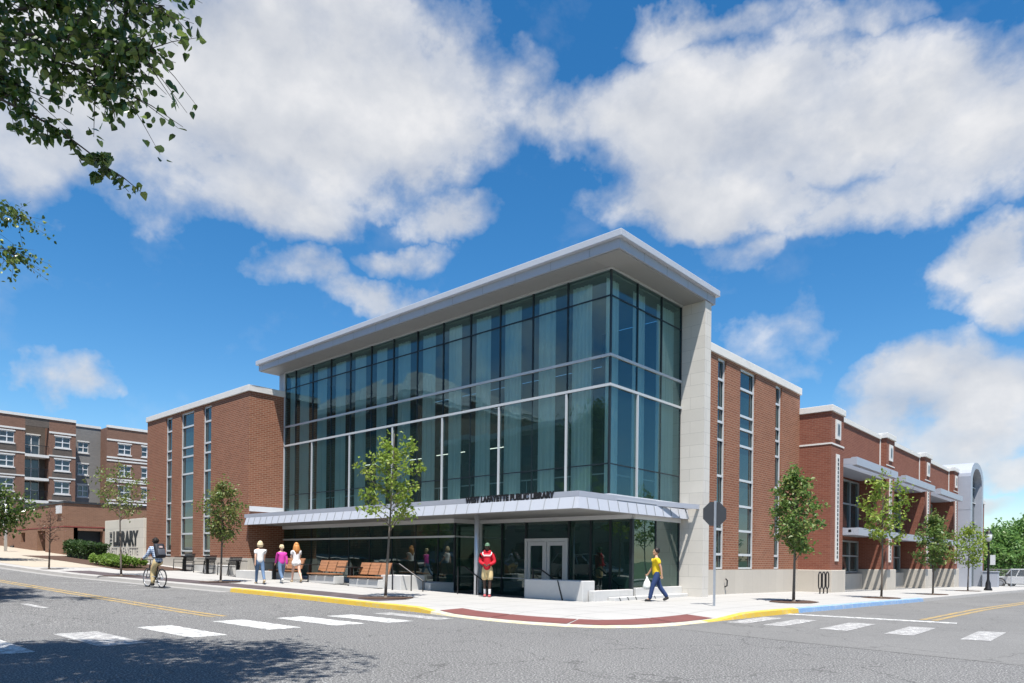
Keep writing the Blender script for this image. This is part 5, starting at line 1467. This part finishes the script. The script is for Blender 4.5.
    cloth(o_['bottom_name'], o_['bottom'], vs_, ed, rd)
    for nm in ('L','R'):
        hp, k0, a0, toe = legs[nm]; td = (toe-a0); td.z = 0 if abs(td.z) < .06 else td.z
        cloth('shoe', o_['shoe'], [a0-td.normalized()*.045+V((0,0,-.03)), a0.lerp(toe,.5)+V((0,0,-.02)), toe+td.normalized()*.02+V((0,0,-.002))], [(0,1),(1,2)], [.056,.054,.046])
        if 'sock' in o_:
            cloth('sock', o_['sock'], [a0+(k0-a0)*.5, a0+(k0-a0)*.25, a0-V((0,0,.01))], [(0,1),(1,2)], [.050,.046,.044])
    # hair
    hm = hair['mat']; bb = MB()
    if hair['style'] == 'cap':
        bb.ball(hp_(-.006,0,.035), (.103*s,.086*s,.092*s), 14, 8, yaw); cp = bb.build('cap', hm, e, True)
        b2 = MB(); pts = []
        for j in range(9):
            a = -PI/2+PI*j/8; pts.append(hp_(.075+.085*math.cos(a), .075*math.sin(a), .035-.025*math.cos(a)))
        b2.poly([tuple(p) for p in pts]); b2.poly([tuple(p+V((0,0,.008))) for p in pts][::-1]); b2.build('cap_brim', hm, cp)
    else:
        bb.ball(hp_(-.026,0,.032), (.106*s,.100*s,.112*s), 14, 10, yaw)
        if hair['style'] == 'bob':
            for k in range(14):
                a = R(80)+R(200)*k/13; bb.path([hp_(.07*math.cos(a)-.02,.07*math.sin(a),.05), hp_(.098*math.cos(a)-.02,.092*math.sin(a),-.03), hp_(.085*math.cos(a)-.01,.085*math.sin(a),-.115)], [.03*s,.034*s,.016*s], 6)
        if hair['style'] == 'long':
            for k in range(18):
                a = R(75)+R(210)*k/17; w_ = rng.uniform(-.02,.02)
                bb.path([hp_(.07*math.cos(a)-.02,.07*math.sin(a),.05), hp_(.105*math.cos(a)-.02,.10*math.sin(a),-.06), hp_(.12*math.cos(a)-.03+w_,.115*math.sin(a)+w_,-.20), hp_(.10*math.cos(a)-.05,.10*math.sin(a),-.36+w_*2)], [.03*s,.036*s,.034*s,.010*s], 6)
        if hair['style'] == 'curly':
            for k in range(60):
                d = rvec(rng); 
                if d.z < -.35 or d.x > .55: continue
                bb.ball(hp_(d.x*.10-.022, d.y*.09, .03+d.z*.105), .026*s, 6, 5)
        bb.build('hair', hm, e, True)
    return e, arms, s, top, J, up, hp_
def cl(n, c, r=.8, v=.15, sc=9): return plain(n, c, r, 0, v, sc, .3)
denim = cl('blue_denim', (.10,.16,.26)); denim_d = cl('dark_denim', (.022,.045,.125)); white_c = cl('white_cotton', (.74,.73,.71)); mag = cl('magenta_knit', (.56,.05,.33)); red_c = cl('red_fleece', (.52,.015,.03)); tan_c = cl('tan_cotton', (.60,.46,.24)); yel_c = cl('yellow_cotton', (.74,.52,.02)); blue_p = None
plaid_m, t = mat('plaid_cotton'); p = obj_co(t); ss = t.n('ShaderNodeSeparateXYZ'); t.l(p, ss.inputs[0])
fa = t.math('LESS_THAN', t.math('FRACT', t.math('MULTIPLY', ss.outputs[2], 13)), .4); fb = t.math('LESS_THAN', t.math('FRACT', t.math('MULTIPLY', ss.outputs[1], 13)), .4)
t.surf(t.pbr(t.mix(t.math('MULTIPLY', t.math('ADD', fa, fb), .5), (.50,.58,.70), (.10,.15,.27)), .85, 0, None, .2))
shoe_w = cl('white_shoe', (.66,.65,.63)); shoe_k = cl('dark_shoe', (.03,.028,.028)); shoe_t = cl('tan_shoe', (.42,.33,.22)); shoe_r = cl('red_shoe', (.45,.10,.11))
LT, DK, MD = (.56,.33,.23), (.055,.028,.018), (.42,.24,.15)
walkL = {'hip':(22,-18),'knee':(6,26),'arm':{'L':(-18,14,6,2),'R':(20,20,6,2)},'lean':3,'toeup':{'R':35}}
walkR = {'hip':(-20,22),'knee':(30,5),'arm':{'L':(18,22,6,2),'R':(-16,14,8,2)},'lean':3,'toeup':{'L':35}}
def at(x, y): return (x, y, gz(x,y)+.004)
G2 = 'people walking along the plaza'
person('woman with short blonde hair in a white shirt and blue jeans walking away', at(-13.75,-5.25), (-1,.28), 1.80, walkL, LT, {'mat':cl('blonde_hair', (.62,.50,.32), .6),'style':'bob'},
       {'top':white_c,'top_name':'shirt','sleeve':'short','bottom':denim,'bottom_name':'jeans','leg':'long','shoe':shoe_t}, G2)
person('person with short blonde hair in a magenta sweater and blue jeans walking away', at(-14.05,-4.1), (-1,.25), 1.66, walkR, LT, {'mat':cl('pale_blonde_hair', (.66,.55,.34), .6),'style':'curly'},
       {'top':mag,'top_name':'sweater','sleeve':'long','bottom':denim,'bottom_name':'jeans','leg':'long','wide':.012,'shoe':shoe_w,'loose':.01}, G2)
girl = dict(walkL); girl['arm'] = {'L':(10,75,8,-30),'R':(14,80,8,-28)}
person('young woman with long ginger hair in a white top and white shorts walking away', at(-14.3,-3.25), (-1,.2), 1.78, girl, (.62,.38,.28), {'mat':cl('ginger_hair', (.50,.22,.07), .5),'style':'long'},
       {'top':white_c,'top_name':'blouse','sleeve':'short','bottom':white_c,'bottom_name':'shorts','leg':'short','wide':.045,'shoe':shoe_t,'loose':.012}, G2)
stand = {'hip':(3,-5),'knee':(3,4),'arm':{'L':(4,62,16,-42),'R':(4,62,16,-42)},'lean':0,'head':10,'curl':.8}
e, arms, s, top, J, up, hp_ = person('man in a red hooded sweatshirt, tan shorts and green cap facing the street', at(-3.8,-1.95), (.62,-.78), 1.90, stand, DK, {'mat':cl('green_cap', (.09,.17,.11), .7),'style':'cap'},
       {'top':red_c,'top_name':'hooded_sweatshirt','sleeve':'long','bottom':tan_c,'bottom_name':'shorts','leg':'knee','wide':.022,'shoe':shoe_r,'sock':white_c,'loose':.03,'hem':-.12})
b = MB(); c = (J['nb']+up*.03)*s
b.path([c+Vector((.085*math.cos(a),.10*math.sin(a),-.02*math.cos(a))) for a in [2*PI*i/16 for i in range(17)]], .045*s, 8); b.build('hood', red_c, top, True)
b = MB(); c = J['chest']*s
for y in (-.10,-.067,-.033,0,.033,.067,.10):
    xo = .155*s*math.sqrt(max(0, 1-(y/.24)**2))+.014
    b.box(c.x+xo-.03,(y-.013)*s,c.z+.035*s,c.x+xo+.012,(y+.013)*s,c.z+.085*s)
for sg_ in (-1,1): b.path([c+Vector((.165*s,sg_*.12*s,.07*s)), c+Vector((.14*s,sg_*.145*s,.12*s)), c+Vector((.08*s,sg_*.14*s,.165*s))], .016*s, 6)
b.build('chest_print', white_c, top)
yw = {'hip':(20,-16),'knee':(8,22),'arm':{'L':(-22,16,8,4),'R':(16,16,10,6)},'lean':2,'toeup':{'R':25},'curl':.9,'turn':12}
e, arms, s, top, J, up, hp_ = person('dark haired man in a yellow shirt and blue jeans walking with a white bag', at(1.25,1.2) if False else at(1.35,.9), (-.74,-.67), 1.80, yw, MD, {'mat':cl('black_hair', (.016,.013,.012), .5),'style':'short'},
       {'top':yel_c,'top_name':'shirt','sleeve':'short','bottom':denim_d,'bottom_name':'jeans','leg':'long','wide':.014,'shoe':shoe_k,'loose':.022,'hem':-.12})
hand = arms['R'][3]*s; Mz = Matrix.Rotation(e.rotation_euler.z, 4, 'Z'); wh = Vector(e.location)+Mz@hand
bg_ = empty('plastic_bag', wh, e.rotation_euler.z, 'white plastic carrier bag hanging from the hand of the man in yellow', 'bag')
b = MB()
rows = [(0.0,.02,.012),(-.09,.045,.03),(-.20,.11,.055),(-.33,.135,.075),(-.43,.12,.07),(-.45,.06,.03)]
n_ = 16; base_ = len(b.v)
for z, rx, ry in rows:
    for k in range(n_):
        a = 2*PI*k/n_; w_ = 1+.10*math.sin(3*a+z*9); b.v.append((rx*w_*math.cos(a), ry*w_*math.sin(a), z-.02))
for i in range(len(rows)-1):
    for k in range(n_): b.f.append((i*n_+k, (i+1)*n_+k, (i+1)*n_+(k+1)%n_, i*n_+(k+1)%n_)); b.m.append(0)
b.build('bag_body', plain('white_plastic', (.72,.74,.70), .35), bg_, True)
b = MB(); b.path([(-.03,0,-.1),(-.02,0,.0),(0,0,.035),(.02,0,0),(.03,0,-.1)], .008, 6); b.build('bag_handle', plain('white_plastic_handle', (.72,.74,.70), .35), bg_, True)

# bicycle and rider
BX, BY = -15.1, -8.9; hdg = Vector((-1,-.08,0)).normalized(); BZ = zr(BX,BY)+.005; brz = math.atan2(hdg.y, hdg.x)
bk = empty('bicycle', (BX,BY,BZ), brz, 'black bicycle ridden along the street toward the left', 'bicycle')
bk.scale = (1.08,1.08,1.08)
rub = plain('bicycle_tyre', (.016,.016,.017), .9)
WR_ = .345
for x in (-.53,.53):
    b = MB(); b.torus((x,0,WR_), WR_-.02, .022, 'y', 36, 8); wq = b.build('wheel', rub, bk, True)
    b = MB(); b.torus((x,0,WR_), WR_-.045, .010, 'y', 36, 6); b.build('rim', M['alu'], wq, True)
    b = MB()
    for k in range(16):
        a = 2*PI*k/16; b.tube((x+.02*math.cos(a+.8),(.02 if k%2 else -.02),WR_+.02*math.sin(a+.8)), (x+(WR_-.045)*math.cos(a),0,WR_+(WR_-.045)*math.sin(a)), .0022, n=4)
    b.tube((x,-.05,WR_),(x,.05,WR_),.02); b.build('spokes', M['galv'], wq)
b = MB(); bb_, st_, ht, hb = (-.06,0,.29), (-.22,0,.74), (.36,0,.86), (.40,0,.70)
for a, c, r2 in ((bb_,st_,.018),(st_,ht,.017),(bb_,hb,.02),(ht,hb,.02)): b.tube(a, c, r2)
for y in (-.05,.05): b.tube((bb_[0],y*.6,bb_[2]),(-.53,y,WR_),.011); b.tube((-.22,y*.4,.72),(-.53,y,WR_),.010)
b.build('bicycle_frame', M['black'], bk, True)
b = MB(); 
for y in (-.055,.055): b.path([(.40,y*.5,.70),(.43,y,.6),(.53,y,WR_)], .013, 6)
b.build('fork', M['black'], bk, True)
b = MB(); b.path([(.355,0,.86),(.34,0,.98),(.38,0,1.0)], .015, 6); b.path([(.30,-.31,.99),(.37,-.15,1.0),(.38,0,1.0),(.37,.15,1.0),(.30,.31,.99)], .013, 6); b.build('handlebar', M['black'], bk, True)
b = MB(); b.tube((-.22,0,.72),(-.25,0,.86),.014); b.ball((-.27,0,.90),(.135,.075,.035),12,6); b.build('saddle', M['black'], bk, True)
b = MB(); b.torus(bb_, .085, .008, 'y', 20, 5); b.tube((bb_[0],-.09,bb_[2]),(bb_[0],.09,bb_[2]),.014)
b.tube((bb_[0],-.09,bb_[2]),(bb_[0]+.13,-.09,bb_[2]-.11),.01); b.tube((bb_[0],.09,bb_[2]),(bb_[0]-.13,.09,bb_[2]+.11),.01)
b.box(.02,-.17,.165,.11,-.09,.19); b.box(-.24,.09,.385,-.15,.17,.41); b.build('crank', M['galv'], bk)
ride = {'hip':(30,68),'knee':(34,88),'pelvis':.95,'px':-.24,'lean':22,'head':-10,'arm':{'L':(50,10,6,2),'R':(50,10,6,2)},'hand':{'L':(.27,.29,1.02),'R':(.27,-.29,1.02)},'curl':.9}
e, arms, s, top, J, up, hp_ = person('cyclist in a plaid shirt and tan trousers riding away with a dark backpack', (BX,BY,BZ), (hdg.x,hdg.y), 1.92, ride, (.20,.11,.07), {'mat':cl('dark_curly_hair', (.018,.013,.011), .7),'style':'curly'},
       {'top':plaid_m,'top_name':'shirt','sleeve':'long','bottom':tan_c,'bottom_name':'trousers','leg':'long','wide':.02,'shoe':shoe_k,'loose':.02,'hem':-.12})
Mz = Matrix.Rotation(brz, 4, 'Z'); c = (J['waist']*.35+J['chest']*.65)*s; lean_ = R(22)
bp = empty('backpack', Vector(e.location)+Mz@(c-Vector((math.cos(lean_),0,-math.sin(lean_)))*.125*s-Vector((0,0,.0))), brz, 'dark backpack worn on the back of the cyclist', 'backpack')
bp.scale = (1.2,1.2,1.2)
b = MB(); b.box(-.17,-.155,-.24,-.01,.155,.24); b.xform(Matrix.Rotation(lean_, 4, 'Y')); pk = b.build('pack_body', cl('black_nylon', (.02,.021,.028), .6), bp, True, bevel=.06)
b = MB(); b.box(-.215,-.115,-.19,-.165,.115,.03); b.xform(Matrix.Rotation(lean_, 4, 'Y')); b.build('front_pocket', cl('grey_nylon', (.06,.065,.08), .6), bp, True, bevel=.02)
b = MB(); b.box(-.219,-.05,.06,-.168,.05,.12); b.xform(Matrix.Rotation(lean_, 4, 'Y')); b.build('patch', cl('pale_patch', (.40,.30,.28), .7), bp)
for sg_ in (-1,1):
    b = MB(); b.path([(-.02,sg_*.09,.2),(.13,sg_*.10,.19),(.24,sg_*.11,.02),(.14,sg_*.14,-.14),(-.02,sg_*.12,-.2)], .016, 6); b.xform(Matrix.Rotation(lean_, 4, 'Y')); b.build('strap', M['black'], bp, True)

# ------------------------------------------------------------------ every bar, panel and seam a part of its own
def split_loose(o):
    me = o.data; n = len(me.vertices); par = list(range(n))
    def find(a):
        while par[a] != a: par[a] = par[par[a]]; a = par[a]
        return a
    for p in me.polygons:
        v0 = find(p.vertices[0])
        for v in p.vertices[1:]: par[find(v)] = v0
    isl = {}
    for p in me.polygons: isl.setdefault(find(p.vertices[0]), []).append(tuple(p.vertices))
    if len(isl) < 2 or len(isl) > 100: return
    kids = list(o.children)
    for k, fs in enumerate(isl.values()):
        used = sorted({v for f in fs for v in f}); ix = {v: i for i, v in enumerate(used)}
        m2 = bpy.data.meshes.new(o.name.split('.')[0]); m2.from_pydata([tuple(me.vertices[v].co) for v in used], [], [tuple(ix[v] for v in f) for f in fs])
        for mt in me.materials: m2.materials.append(mt)
        if k == 0: first = m2
        else:
            c = bpy.data.objects.new(o.name.split('.')[0], m2); col.objects.link(c); c.parent = o.parent; c.matrix_parent_inverse = o.matrix_parent_inverse.copy()
    o.data = first
for o in list(col.objects):
    if o.type == 'MESH' and o.parent is not None and o.name.split('.')[0] in ('standing_seam','slanted_strip','dark_panel','side_wall','stone_edge','dark_mullion','light_mullion','concrete_base','roof_unit','interior_column','panel_joint','service_desk','light_transom','stone_band','window_sill','flashing','head_trim','glazing_bar','sunshade','outer_beam','bolt','pillar','bumper','bracket'):
        split_loose(o)
